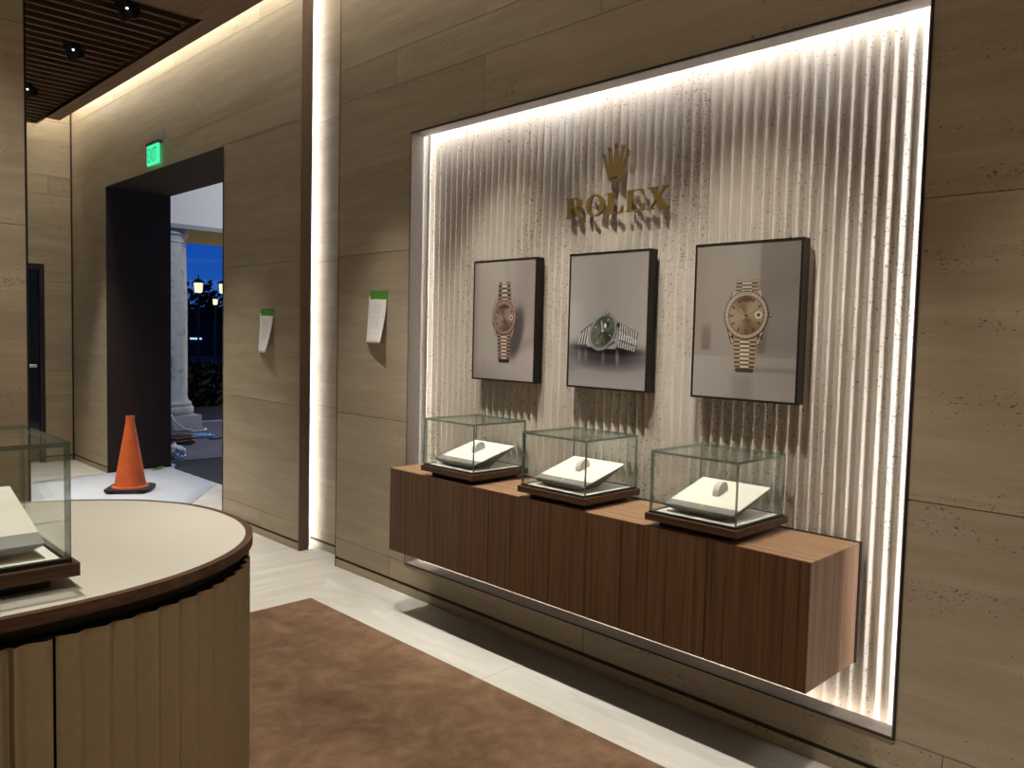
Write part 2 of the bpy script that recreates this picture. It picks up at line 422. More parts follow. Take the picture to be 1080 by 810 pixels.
# ------------------------------------------------------------------ back wall, partition, other walls
b = MB()
for z0, z1 in ROWS:
    x0 = 2.525 if z1 <= 2.02 else 1.0
    cuts = []
    if z0 == 2.968: cuts = [2.575]
    if z0 == 2.012: slab(b, 1.0, 2.525, 2.20, z1, x=BY, axis='y', gy1=0, v=0.4); slab(b, 2.525, W-0.012, z0, z1, x=BY, axis='y', gy0=0, v=0.4); continue
    xs = [x0]+cuts+[W-0.012]
    for a, c in zip(xs, xs[1:]): slab(b, a, c, z0, z1, x=BY, axis='y')
slab(b, 2.525, W-0.012, 0, 0.05, x=BY, axis='y')
slab(b, -1.2, 1.5, 0, 4.2, x=BY, axis='y')
b.box(-1.2, 1.48, BY+0.006, BY+0.2, 0, 4.2, 1); b.box(2.53, W+0.02, BY+0.006, BY+0.2, 0, 4.2, 1); b.box(1.48, 2.53, BY+0.006, BY+0.2, 2.2, 4.2, 1)
b.box(1.48, 2.53, BY+0.15, BY+0.2, 0, 2.2, 1)
b.build('wall_back', ['wall', 'joint'], kind='structure')
b = MB(); b.box(W-0.012, W+0.004, BY-0.012, BY+0.004, 0, 4.2); b.build('trim_4', ['black_bronze'], kind='structure')
# glazed door in the back wall, dark frame
d = bpy.data.objects.new('door_1', None); COL.objects.link(d); d['kind'] = 'structure'
b = MB()
b.box(2.475, 2.52, BY-0.012, BY+0.06, 0, 2.19); b.box(1.49, 1.535, BY-0.012, BY+0.06, 0, 2.19); b.box(1.535, 2.475, BY-0.012, BY+0.06, 2.145, 2.19)
b.build('door_frame', ['black_bronze'], d, kind='structure')
b = MB(); b.box(1.535, 2.475, BY+0.03, BY+0.042, 0.02, 2.145)
tdoor = NT('dusky_glass'); tdoor.bsdf((0.012, 0.017, 0.026, 1), 0.08, 0, 0.6); M['dusky'] = tdoor.m
b.build('door_glass', ['dusky'], d, kind='structure')
b = MB(); b.box(2.36, 2.44, BY-0.03, BY+0.028, 1.06, 1.095, 0, bev=0.006)  # pale steel bar standing in for a small bright mark on the glass
tst = NT('satin_steel'); tst.bsdf((0.75, 0.72, 0.66, 1), 0.3, 0.6); M['steel'] = tst.m
b.build('door_pale_bar', ['steel'], d, kind='structure')

# partition at the left, its end edged in dark metal
PX = 1.062
b = MB()
for z0, z1 in ROWS:
    slab(b, -0.9, PX-0.008, z0, z1, x=SY0, axis='y'); slab(b, -4, -0.9, z0, z1, x=SY0, axis='y')
slab(b, -4, PX-0.008, 0, 0.05, x=SY0, axis='y')
b.box(-4, PX-0.006, SY0+0.006, SY0+0.30, 0, 4.2, 1)
b.build('wall_left', ['wall', 'joint'], kind='structure')
b = MB(); b.box(PX-0.008, PX, SY0-0.003, SY0+0.303, 0, 4.2); b.build('trim_5', ['black_bronze'], kind='structure')
b = MB(); b.box(-4.1, -4.0, -4, SY0, 0, 4.2); b.box(-1.3, -1.2, SY0+0.3, BY+0.2, 0, 4.2); b.build('wall_side', ['wall'], kind='structure')
b = MB(); b.box(-4.1, W+0.3, -4.1, -4.0, 0, 4.2); b.build('wall_front', ['wall'], kind='structure')

# ------------------------------------------------------------------ floor
b = MB()
def quad(x0, x1, y0, y1, s): b.poly([(x0, y0, 0), (x1, y0, 0), (x1, y1, 0), (x0, y1, 0)], 0, s)
RX, RY = 2.350, 3.980
b.poly([(RX, -4, 0), (3.0, -4, 0), (3.0, RY+0.65, 0), (RX, RY, 0)], 0, 0.0)
b.poly([(-4.1, RY, 0), (RX, RY, 0), (3.0, RY+0.65, 0), (-4.1, RY+0.65, 0)], 0, 1.0)
quad(-4.1, RX, -4, RY, 0.0)
quad(-4.1, 3.0, RY+0.65, BY+0.2, 1.0); quad(3.0, 3.45, DY0-0.4, DY1+0.4, 1.0)
b.poly([(-4.1, -4, -0.05), (3.45, -4, -0.05), (3.45, BY+.2, -0.05), (-4.1, BY+.2, -0.05)])
b.build('floor', ['floor'], kind='structure')
# floor tile joints
b = MB()
tj = NT('floor_joint'); tj.bsdf((0.36, 0.32, 0.26, 1), 0.6); M['fjoint'] = tj.m
for y in (-2.6, -1.3, 0.0, 1.275, 2.55): b.box(RX, W, y-0.0008, y+0.0008, -0.01, 0.0006)
for y in (5.35, 6.2, 7.1, 8.0, 8.9): b.box(-1.2, W, y-0.0008, y+0.0008, -0.01, 0.0006)
b.build('trim_6', ['fjoint'], kind='structure')
b = MB()
b.box(-1.0, RX, -2.5, RY, 0.0005, 0.011, 0, bev=0.004)
tag(b.build('carpet', ['carpet']), 'plush brown carpet inset in the pale stone floor', 'carpet')

# ------------------------------------------------------------------ ceiling of wooden slats with a light cove
ce = bpy.data.objects.new('ceiling', None); COL.objects.link(ce); ce['kind'] = 'structure'
b = MB(); b.box(-4.2, W+0.7, -4.2, BY+0.3, 4.2, 4.3); b.build('ceiling_slab', ['jamb'], ce, kind='structure')
b = MB()
ZB = 3.66; XO, XI = 2.535, 2.405
b.box(XI, XO, -3.9, 9.37, ZB, ZB+0.03)                      # long border board
b.box(XI, XI+0.02, 5.57, 9.78, ZB+0.012, ZB+0.16)           # upstand beside the slats
b.box(XO-0.02, XO, -3.9, 9.37, ZB+0.03, ZB+0.12)
b.box(-1.2, XI, 5.30, 5.57, ZB, ZB+0.16)                    # cross board
b.box(1.5, XI, -3.9, 5.30, ZB, ZB+0.03)                      # wood border over the front bay
b.box(-1.2, XI+0.02, 9.76, 9.78, ZB+0.012, ZB+0.16)
b.build('ceiling_board', ['ceil_wood'], ce, kind='structure')
b = MB(); b.box(-4, 1.5, -3.9, 5.30, ZB, ZB+0.03); b.build('ceiling_plaster', ['white_paint'], ce, kind='structure')  # unseen ceiling made white to bounce more light into the room
b = MB()
y = 5.66
while y < 9.74:
    b.box(-1.2, XI, y, y+0.035, ZB+0.035, ZB+0.115); y += 0.1425
b.build('ceiling_slats', ['slat_wood'], ce, kind='structure')
b = MB(); b.box(-1.2, XI, 5.57, 9.76, ZB+0.16, ZB+0.18); b.build('ceiling_backing', ['black'], ce, kind='structure')
b = MB(); b.box(2.66, 2.70, -2.5, BY-0.12, 4.03, 4.045)
tag(b.build('led_strip', ['cove']), 'long warm light strip in the ceiling cove above the doorway wall', 'light strip', 'concealed light strips')
b = MB(); b.box(1.2, 2.6, 9.83, 9.87, 4.03, 4.045)
tag(b.build('led_strip', ['cove']), 'short warm light strip in the ceiling cove above the back wall', 'light strip', 'concealed light strips')

# ceiling spotlights
def spotlight(label, x, y, z, tilt):
    t_ = thing('spotlight', label, 'spotlight', (x, y, z), (0, 0, 0), 'spotlights on the slatted ceiling')
    b = MB(); b.box(-0.035, 0.035, -0.05, 0.05, 0.0, 0.035, bev=0.004); b.build('mount', ['black'], t_)
    b = MB(); b.box(-0.078, -0.070, -0.018, 0.018, -0.085, 0.004); b.box(0.070, 0.078, -0.018, 0.018, -0.085, 0.004); b.box(-0.078, 0.078, -0.018, 0.018, 0.0, 0.008)
    b.build('yoke', ['black'], t_)
    b = MB(); b.lathe([(0.045, 0.06), (0.055, 0.055), (0.062, 0.0), (0.064, -0.065), (0.056, -0.065), (0.042, -0.045)], 28)
    b.xform(Matrix.Translation((0, 0, -0.075)) @ Euler(tilt).to_matrix().to_4x4())
    b.build('housing', ['black'], t_, smooth=True, auto=0.6)
    b = MB(); b.blob((-0.025, -0.061, 0.0), (0.007, 0.007, 0.007), 0, 2)  # added glowing bead on the housing side imitating a glint, no lens
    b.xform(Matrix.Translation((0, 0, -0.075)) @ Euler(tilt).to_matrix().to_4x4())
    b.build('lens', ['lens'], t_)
    return t_
spotlight('black ceiling spotlight nearest the wooden cross board', 1.985, 5.80, ZB+0.085, (0.10, -0.42, 0))
spotlight('black ceiling spotlight in the middle of the slats', 1.985, 6.96, ZB+0.085, (0.10, -0.42, 0))
spotlight('black ceiling spotlight half hidden behind the stone partition', 2.02, 8.42, ZB+0.085, (0.10, -0.42, 0))

# ------------------------------------------------------------------ doorway lining, exit sign
d = bpy.data.objects.new('door_2', None); COL.objects.link(d); d['kind'] = 'structure'
b = MB(); b.box(W-0.004, 3.462, DY1-0.008, DY1, 0, DZ); b.box(W-0.004, 3.462, DY0, DY0+0.008, 0, DZ); b.box(W-0.004, 3.462, DY0, DY1, DZ-0.008, DZ)
b.build('door_lining', ['jamb'], d, kind='structure')

def text_mesh(s, size, depth, name):
    cu = bpy.data.curves.new(name, 'FONT'); cu.body = s; cu.size = size; cu.extrude = depth/2; cu.align_x = 'CENTER'
    o = bpy.data.objects.new(name, cu); COL.objects.link(o)
    dg = bpy.context.evaluated_depsgraph_get(); me = bpy.data.meshes.new_from_object(o.evaluated_get(dg))
    bpy.data.objects.remove(o); return me

ex = thing('exit_sign', 'green glowing exit sign on the stone above the doorway', 'exit sign', (W, 7.49, 2.995), ON_WALL)
b = MB(); b.box(-0.13, 0.20, 0.19, 0.30, 0, 0.003); b.build('wall_plate', ['bronze_lip'], ex)
b = MB(); b.box(-0.125, 0.16, 0.178, 0.196, 0.003, 0.05); b.build('canopy', ['black'], ex)
b = MB(); b.box(-0.128, 0.128, 0.0, 0.176, 0.018, 0.040, bev=0.003); b.build('panel', ['exit_glow'], ex)
me = text_mesh('EXIT', 0.16, 0.002, 'lettering'); me.materials.clear(); me.materials.append(M['exit_letter'])
me.transform(Matrix.Diagonal((0.66, 1.12, 1, 1))); me.transform(Matrix.Translation((0, 0.024, 0.0415)))
o = bpy.data.objects.new('lettering', me); COL.objects.link(o); o.parent = ex

# ------------------------------------------------------------------ paper notices
def notice(label, yc, ztop, w, h, lift_r, lift_l, skew):
    t_ = thing('paper_sign', label, 'paper notice', (W, yc, ztop), ON_WALL, 'paper notices taped to the stone wall')
    b = MB(); uvl = b.bm.loops.layers.uv.new('UVMap')
    nu, nv = 6, 14; grid = []
    for j in range(nv+1):
        row = []
        for i in range(nu+1):
            u, v = i/nu, j/nv          # v: 0 top, 1 bottom
            out = 0.002 + (lift_l*(1-u) + lift_r*u)*v**1.5
            row.append((b.bm.verts.new(((u-0.5)*w - skew*v*0, -h*v, out)), u, 1-v))
        grid.append(row)
    for j in range(nv):
        for i in range(nu):
            q = [grid[j][i], grid[j][i+1], grid[j+1][i+1], grid[j+1][i]]
            f = b.bm.faces.new([x[0] for x in q])
            for lp, x in zip(f.loops, q): lp[uvl].uv = (x[1], x[2])
    o = b.build('sheet', ['paper'], t_, smooth=True)
    so = o.modifiers.new('thick', 'SOLIDIFY'); so.thickness = 0.0004
    b = MB(); b.box(-0.5*w+0.017, 0.5*w+0.004, -0.018, 0.032, 0.0024, 0.0034); b.build('tape', ['green'], t_)
notice('white paper notice under green tape nearer the doorway', 5.408, 1.655, 0.207, 0.285, 0.068, 0.012, 0)
notice('white paper notice under green tape nearer the glass cases', 4.020, 1.752, 0.188, 0.285, 0.050, 0.018, 0)

# ------------------------------------------------------------------ brass sign: crown and letters
def glyph_mesh(splines, depth, name):
    cu = bpy.data.curves.new(name, 'CURVE'); cu.dimensions = '2D'; cu.fill_mode = 'BOTH'; cu.extrude = depth/2
    for pts in splines:
        sp = cu.splines.new('POLY'); sp.points.add(len(pts)-1); sp.use_cyclic_u = True
        for p, (x, y) in zip(sp.points, pts): p.co = (x, y, 0, 1)
    o = bpy.data.objects.new(name, cu); COL.objects.link(o)
    dg = bpy.context.evaluated_depsgraph_get(); me = bpy.data.meshes.new_from_object(o.evaluated_get(dg))
    bpy.data.objects.remove(o); bpy.data.curves.remove(cu); return me
def arc(cx, cy, rx, ry, a0, a1, n=14): return [(cx+rx*math.cos(math.radians(a0+(a1-a0)*i/n)), cy+ry*math.sin(math.radians(a0+(a1-a0)*i/n))) for i in range(n+1)]
s = 0.05   # serif thickness in cap heights
GL = {
 'R': (1.15, [[(0, 0), (0.46, 0), (0.46, s), (0.37, s+0.02), (0.37, 0.46), (0.50, 0.46), (0.80, 0.03), (0.86, 0), (1.15, 0), (1.15, s), (1.07, s+0.01), (0.73, 0.49)]
              + arc(0.66, 0.74, 0.35, 0.26, -65, 90) + [(0, 1), (0, 1-s), (0.10, 1-s-0.02), (0.10, s+0.02), (0, s)],
              [(0.37, 0.53), (0.56, 0.53)] + arc(0.58, 0.735, 0.155, 0.205, -80, 85) + [(0.37, 0.945)]]),
 'O': (1.14, [arc(0.57, 0.5, 0.57, 0.53, 0, 352, 44), arc(0.57, 0.5, 0.31, 0.475, 0, 352, 44)]),
 'L': (0.98, [[(0, 0), (0.93, 0), (0.98, 0.33), (0.93, 0.33), (0.80, 0.10), (0.66, s), (0.37, s), (0.37, 1-s-0.02), (0.48, 1-s), (0.48, 1), (0, 1), (0, 1-s), (0.10, 1-s-0.02), (0.10, s+0.02), (0, s)]]),
 'E': (1.08, [[(0, 0), (1.02, 0), (1.08, 0.32), (1.03, 0.32), (0.90, 0.10), (0.74, s), (0.37, s), (0.37, 0.48), (0.52, 0.48), (0.62, 0.43), (0.66, 0.33), (0.71, 0.33), (0.71, 0.70), (0.66, 0.70), (0.62, 0.60), (0.52, 0.55), (0.37, 0.55),
               (0.37, 1-s), (0.72, 1-s), (0.88, 0.90), (0.97, 0.72), (1.02, 0.72), (0.99, 1), (0, 1), (0, 1-s), (0.10, 1-s-0.02), (0.10, s+0.02), (0, s)]]),
 'X': (1.24, [[(0, 0), (0.42, 0), (0.42, s), (0.28, s+0.015), (0.545, 0.40), (0.80, s+0.015), (0.72, s), (0.72, 0), (1.24, 0), (1.24, s), (1.14, s+0.02), (0.74, 0.57), (1.02, 0.93), (1.16, 1-s), (1.16, 1), (0.80, 1), (0.80, 1-s), (0.90, 0.93),
               (0.685, 0.64), (0.49, 0.93), (0.58, 1-s), (0.58, 1), (0.06, 1), (0.06, 1-s), (0.17, 0.93), (0.50, 0.47), (0.19, s+0.02), (0, s)]]),
}
cap, dep = 0.097, 0.014
LET = {}
for k, (wd, spl) in GL.items():
    me = glyph_mesh(spl, dep/cap, 'brass_letter'); me.transform(Matrix.Scale(cap, 4)); LET[k] = me
LX0 = {'R': 0.0, 'O': 0.127, 'L': 0.250, 'E': 0.362, 'X': 0.478}
# crown body
half = [(0.012, 2.306), (0.0345, 2.396), (0.0400, 2.395), (0.031, 2.306), (0.0665, 2.371), (0.0720, 2.369), (0.0475, 2.300), (0.0385, 2.266)]
out = [(0.0026, 2.406)] + half + arc(0, 2.266, 0.0385, 0.019, -8, -172, 18) + [(-x, z) for x, z in half[::-1]] + [(-0.0026, 2.406)]
out = [(x, z-2.33) for x, z in out]
crown_me = glyph_mesh([out, [(x, z-2.33) for x, z in arc(0.002, 2.2635, 0.030, 0.0095, 0, 345, 23)]], dep, 'crown_emblem')
bmc = bmesh.new(); bmc.from_mesh(crown_me)
for x, z in [(-0.0715, 2.378), (-0.038, 2.404), (0, 2.4155), (0.038, 2.404), (0.0715, 2.378)]:
    bmesh.ops.create_cone(bmc, cap_ends=True, segments=18, radius1=1, radius2=1, depth=1,
        matrix=Matrix.Translation((x, z-2.33, 0)) @ Matrix.Diagonal((0.0075, 0.0100, dep, 1)))
bmc.to_mesh(crown_me); bmc.free()
SX = 2.940
labels = {'R': 'brass serif letter R, the first of the wall sign', 'O': 'round brass letter O, second in the wall sign', 'L': 'brass serif letter L in the middle of the wall sign',
          'E': 'brass serif letter E, fourth in the wall sign', 'X': 'brass serif letter X, the last of the wall sign'}
def pins(parent, pts):
    for x, y in pts:
        b = MB(); b.lathe([(0.0025, 0), (0.0025, FL+0.014-SX)], 8); b.xform(Matrix.Translation((x, y, -(FL+0.014-SX)-0.001)))
        b.build('mounting_pin', ['brass'], parent)
for k in 'ROLEX':
    me = LET[k]; me.materials.clear(); me.materials.append(M['brass'])
    t_ = thing('sign_letter', labels[k], 'sign letter', (SX, 2.633-LX0[k], 2.1055), ON_WALL, 'brass letters of the wall sign')
    o = bpy.data.objects.new('letter_face', me); COL.objects.link(o); o.parent = t_
    wd = GL[k][0]*cap
    pins(t_, {'R': [(0.022, 0.02), (0.022, 0.08)], 'O': [(0.014, 0.048), (wd-0.014, 0.048)], 'L': [(0.022, 0.02), (0.022, 0.08)], 'E': [(0.022, 0.02), (0.022, 0.08)], 'X': [(0.04, 0.078), (0.085, 0.02)]}[k])
crown_me.materials.clear(); crown_me.materials.append(M['brass'])
t_ = thing('crown_emblem', 'five-pointed brass crown emblem above the brass letters', 'emblem', (SX, 2.337, 2.33), ON_WALL)
o = bpy.data.objects.new('crown_face', crown_me); COL.objects.link(o); o.parent = t_
pins(t_, [(-0.03, -0.035), (0.03, -0.035), (0, 0.0)])

# miniature gold print for the display pads
def mini_emblem():
    bm = bmesh.new()
    for k in 'ROLEX':
        n0 = len(bm.verts); bm.from_mesh(LET[k]); bm.verts.ensure_lookup_table()
        for v in bm.verts[n0:]: v.co = Vector((v.co.x+LX0[k]-0.30, v.co.y-0.11, v.co.z))
    n0 = len(bm.verts); bm.from_mesh(crown_me); bm.verts.ensure_lookup_table()
    for v in bm.verts[n0:]: v.co = Vector((v.co.x, v.co.y+0.105, v.co.z))
    for v in bm.verts: v.co = Vector((v.co.x*0.105, v.co.y*0.085, v.co.z*0.03))
    me = bpy.data.meshes.new('gold_emblem'); bm.to_mesh(me); bm.free(); me.materials.clear(); me.materials.append(M['gold_print']); return me
MINI = mini_emblem()

# ------------------------------------------------------------------ posters (painted per vertex)
PW, PH = 0.472-0.018, 0.638-0.018
class Paint:
    def __init__(s, nx=170, ny=232):
        s.nx, s.ny = nx, ny
        s.U, s.V = np.meshgrid(np.linspace(0.009, 0.009+PW, nx), np.linspace(0.009, 0.009+PH, ny))
        s.c = np.zeros((ny, nx, 3))
    def fill(s, f): s.c[:] = f
    def mix(s, mask, col): s.c += mask[..., None]*(np.array(col, float)-s.c)
    def ell(s, cx, cy, rx, ry, rot=0, soft=0.0016):
        a = math.radians(rot); x, y = s.U-cx, s.V-cy
        p, q = x*math.cos(a)+y*math.sin(a), -x*math.sin(a)+y*math.cos(a)
        d = (np.sqrt((p/rx)**2+(q/ry)**2)-1)*min(rx, ry)
        return np.clip(0.5-d/soft, 0, 1)
    def poly(s, pts, soft=0.0016):
        # convex polygon, any winding
        ar = sum(pts[i][0]*pts[(i+1) % len(pts)][1]-pts[(i+1) % len(pts)][0]*pts[i][1] for i in range(len(pts)))
        if ar < 0: pts = pts[::-1]
        d = np.full(s.U.shape, -9.0)
        for i in range(len(pts)):
            (x0, y0), (x1, y1) = pts[i], pts[(i+1) % len(pts)]
            L = math.hypot(x1-x0, y1-y0)+1e-9
            d = np.maximum(d, ((s.U-x0)*(y1-y0)-(s.V-y0)*(x1-x0))/L)
        return np.clip(0.5-d/soft, 0, 1)
    def line(s, x0, y0, x1, y1, w, soft=0.0014):
        L = math.hypot(x1-x0, y1-y0); nx_, ny_ = -(y1-y0)/L*w/2, (x1-x0)/L*w/2
        return s.poly([(x0+nx_, y0+ny_), (x1+nx_, y1+ny_), (x1-nx_, y1-ny_), (x0-nx_, y0-ny_)], soft)
    def build(s, parent, gain=1.0):
        n = s.nx*s.ny
        co = np.zeros((n, 3)); co[:, 0] = (s.U-0.236).ravel(); co[:, 1] = (s.V-0.319).ravel()
        idx = np.arange(n).reshape(s.ny, s.nx)
        q = np.stack([idx[:-1, :-1], idx[:-1, 1:], idx[1:, 1:], idx[1:, :-1]], -1).reshape(-1, 4)
        me = bpy.data.meshes.new('print'); me.from_pydata(co.tolist(), [], q.tolist())
        at = me.color_attributes.new('Col', 'FLOAT_COLOR', 'POINT')
        c = s.c.reshape(n, 3)/255; c = c.mean(1, keepdims=True)*0.25+c*0.75; c = np.clip(c, 0, 1); lin = np.where(c <= 0.04045, c/12.92, ((c+0.055)/1.055)**2.4)*gain
        rgba = np.ones((n, 4)); rgba[:, :3] = np.clip(lin, 0, 0.92); at.data.foreach_set('color', rgba.ravel())
        me.materials.append(M['print'])
        o = bpy.data.objects.new('print', me); COL.objects.link(o); o.parent = parent; o.location = (0, 0, 0.0515); return o
def sm(x, a, b):
    t_ = np.clip((x-a)/(b-a), 0, 1); return t_*t_*(3-2*t_)

def bracelet(p, y_top, y_bot, xc_top, xc_bot, w_top, w_bot, n, hi, mid, lo):
    n = round(n*1.35)
    """rows of three links, the middle ones offset half a row and polished"""
    for i in range(n):
        f0, f1 = i/n, (i+1)/n
        for (a, c), off in (((-0.5, -0.22), 0), ((0.22, 0.5), 0), ((-0.22, 0.22), 0.5)):
            g0, g1 = (f0+off/n), (f1+off/n)
            if g1 > 1.001: g1 = 1
            if g0 >= 1: continue
            y0, y1 = y_top+(y_bot-y_top)*g0, y_top+(y_bot-y_top)*g1
            x0, x1 = xc_top+(xc_bot-xc_top)*g0, xc_top+(xc_bot-xc_top)*g1
            w0, w1 = w_top+(w_bot-w_top)*g0, w_top+(w_bot-w_top)*g1
            p.mix(p.poly([(x0+a*w0, y0), (x0+c*w0, y0), (x1+c*w1, y1), (x1+a*w1, y1)]), lo)
            ym, yn = y0+(y1-y0)*0.12, y0+(y1-y0)*(0.62 if off == 0 else 0.70)
            p.mix(p.poly([(x0+a*w0, ym), (x0+c*w0, ym), (x1+c*w1, yn), (x1+a*w1, yn)]), hi if off else mid)
def dial(p, cx, cy, R, case, caselo, dialc, dial_dk, ink, lite, roman=True):
    p.mix(p.ell(cx, cy, R*1.02, R*1.02), ink); p.mix(p.ell(cx-0.001, cy+0.001, R*0.975, R*0.975), case)
    for k in range(72):                     # fluted bezel
        a = 2*PI*k/72
        p.mix(0.5*p.line(cx+R*0.87*math.cos(a), cy+R*0.86*math.sin(a), cx+R*0.97*math.cos(a), cy+R*0.97*math.sin(a), 0.0022), caselo if (k % 2 or 0.2 < (k/72) < 0.3) else case)
    p.mix(0.9*p.ell(cx, cy, R*0.86, R*0.86), case); p.mix(p.ell(cx, cy, R*0.825, R*0.825), caselo); p.mix(p.ell(cx, cy, R*0.79, R*0.79), dialc)
    m = p.ell(cx, cy, R*0.79, R*0.79)
    ang = np.arctan2(p.V-cy, p.U-cx)
    sh = np.clip(np.cos(ang-math.radians(-72)), 0, 1)**3 + 0.8*np.clip(np.cos(ang-math.radians(112)), 0, 1)**5
    p.mix(m*np.clip(sh, 0, 1)*0.7, dial_dk)
    for k in range(12):
        if k in (0, 3): continue
        a = PI/2-2*PI*k/12
        p.mix(p.line(cx+R*0.60*math.cos(a), cy+R*0.60*math.sin(a), cx+R*0.76*math.cos(a), cy+R*0.76*math.sin(a), 0.0042), ink)
        if roman: p.mix(p.line(cx+R*0.60*math.cos(a+0.07), cy+R*0.60*math.sin(a+0.07), cx+R*0.76*math.cos(a+0.06), cy+R*0.76*math.sin(a+0.06), 0.0018), ink)
    p.mix(p.ell(cx, cy+R*0.66, R*0.30, R*0.11), dial_dk)
    p.mix(p.ell(cx+R*0.57, cy+R*0.01, R*0.16, R*0.15), lite); p.mix(p.ell(cx+R*0.57, cy+R*0.01, R*0.09, R*0.085), dial_dk)
    p.mix(0.6*p.line(cx-R*0.25, cy-R*0.22, cx+R*0.25, cy-R*0.22, 0.004), ink)
    for (ax, ay) in ((-0.41, 0.29), (0.60, 0.33)):
        p.mix(p.line(cx, cy, cx+ax*R, cy+ay*R, 0.0065), ink); p.mix(p.line(cx, cy+0.001, cx+ax*R*0.95, cy+ay*R*0.95+0.001, 0.0026), lite)
    p.mix(p.ell(cx, cy, 0.0055, 0.0055), ink)
    p.mix(p.ell(cx+R*1.08, cy, R*0.075, R*0.10), caselo); p.mix(p.ell(cx+R*1.09, cy+0.001, R*0.04, R*0.06), case)

def poster(label, yc, paint, gain):
    t_ = thing('framed_poster', label, 'poster', (2.9575, yc, 1.611), ON_WALL, 'framed watch posters on the fluted wall')
    b = MB()
    w, h, f = 0.236, 0.319, 0.009
    b.box(-w, w, h-f, h, 0.0, 0.0535); b.box(-w, w, -h, -h+f, 0, 0.0535); b.box(-w, -w+f, -h+f, h-f, 0, 0.0535); b.box(w-f, w, -h+f, h-f, 0, 0.0535)
    b.build('frame', ['frame'], t_)
    b = MB(); b.box(-w+f, w-f, -h+f, h-f, 0.0, 0.048); b.build('backing', ['black'], t_)
    paint.build(t_, gain)

# poster 1: pink-gold watch
p = Paint(); U, V = p.U/0.472, p.V/0.638
base = np.array([172, 162, 155.0])
p.fill(base); k = (1-sm(np.abs(U-0.33-0.10*V), 0.05, 0.42))
p.c += k[..., None]*np.array([8, 9, 8.0])
p.mix(0.55*sm(U+0.35*(1-V), 0.55, 0.95)*sm(V, 0.15, 0.6), (134, 116, 110))
p.mix(0.5*sm(np.abs(U-0.75+0.22*V), 0.09, 0.0)*sm(V, 0.35, 0.6), (160, 148, 138))
p.mix(0.5*(1-sm(U, 0.0, 0.14)), (128, 116, 114)); p.mix(0.55*(1-sm(V+0.28*np.abs(U-0.2), 0.03, 0.25)), (140, 120, 118))
p.mix(0.35*(1-sm(np.abs(V-0.22-0.35*(U-0.6)), 0.0, 0.09))*sm(U, 0.35, 0.6), (118, 102, 104))
for e, a in ((0.05, 0.35), (0.02, 0.55)):
    p.mix(a*p.ell(0.330, 0.255, 0.050, 0.125, -14, e), (52, 42, 46))
bracelet(p, 0.519, 0.425, 0.240, 0.243, 0.083, 0.100, 3, (214, 190, 176), (150, 118, 104), (70, 48, 42))
p.mix(p.poly([(0.186, 0.428), (0.302, 0.428), (0.322, 0.375), (0.164, 0.375)]), (158, 126, 110)); p.mix(p.poly([(0.164, 0.30), (0.322, 0.30), (0.306, 0.236), (0.186, 0.236)]), (128, 98, 86))
bracelet(p, 0.250, 0.104, 0.243, 0.246, 0.101, 0.084, 6, (226, 200, 184), (168, 132, 114), (72, 48, 42))
p.mix(p.poly([(0.205, 0.118), (0.288, 0.118), (0.284, 0.098), (0.210, 0.098)]), (52, 36, 34))
for sx in (-1, 1):
    for y0, y1, w0, w1 in ((0.438, 0.372, 0.062, 0.088), (0.312, 0.232, 0.088, 0.062)): p.mix(p.line(0.243+sx*w0, y0, 0.243+sx*w1, y1, 0.0032), (66, 48, 40)); p.mix(p.line(0.243+sx*(w0-0.006), y0, 0.243+sx*(w1-0.006), y1, 0.003), (216, 200, 184))
dial(p, 0.243, 0.333, 0.087, (168, 136, 120), (82, 56, 48), (160, 128, 114), (84, 56, 50), (64, 42, 38), (224, 202, 190))
poster('framed poster of a pink-gold wristwatch, nearest the lit slot', 3.026, p, 0.84)

# poster 2: steel watch with green dial lying on a table
p = Paint(); U, V = p.U/0.472, p.V/0.638
p.fill((158, 151, 147)); p.c += ((V-0.6)*-14)[..., None]
p.mix(0.5*sm(V, 0.62, 0.95)*(1-np.abs(U-0.35)), (162, 156, 144)); p.mix(0.5*(1-sm(U, 0, 0.3))*sm(V, 0.30, 0.42)*(1-sm(V, 0.55, 0.75)), (190, 186, 180))
p.mix(0.4*sm(U, 0.6, 1)*sm(V, 0.35, 0.6), (150, 136, 132))
hz = 1-sm(V, 0.300, 0.312); p.mix(hz*0.75, (134, 126, 132)); p.mix(hz*0.55*(1-sm(V, 0.02, 0.22)), (176, 168, 166))
p.mix(0.45*(1-sm(np.abs(V-0.16-0.08*U), 0.0, 0.05)), (116, 108, 116))
p.mix(0.85*p.ell(0.235, 0.165, 0.190, 0.058, -3, 0.06), (44, 40, 44)); p.mix(0.92*p.ell(0.235, 0.186, 0.172, 0.020, -3, 0.016), (12, 11, 12))
for x, y in ((0.075, 0.160), (0.115, 0.165), (0.305, 0.143), (0.30, 0.165), (0.22, 0.15)): p.mix(0.35*p.ell(x, y, 0.007, 0.028, 0, 0.012), (200, 198, 200))
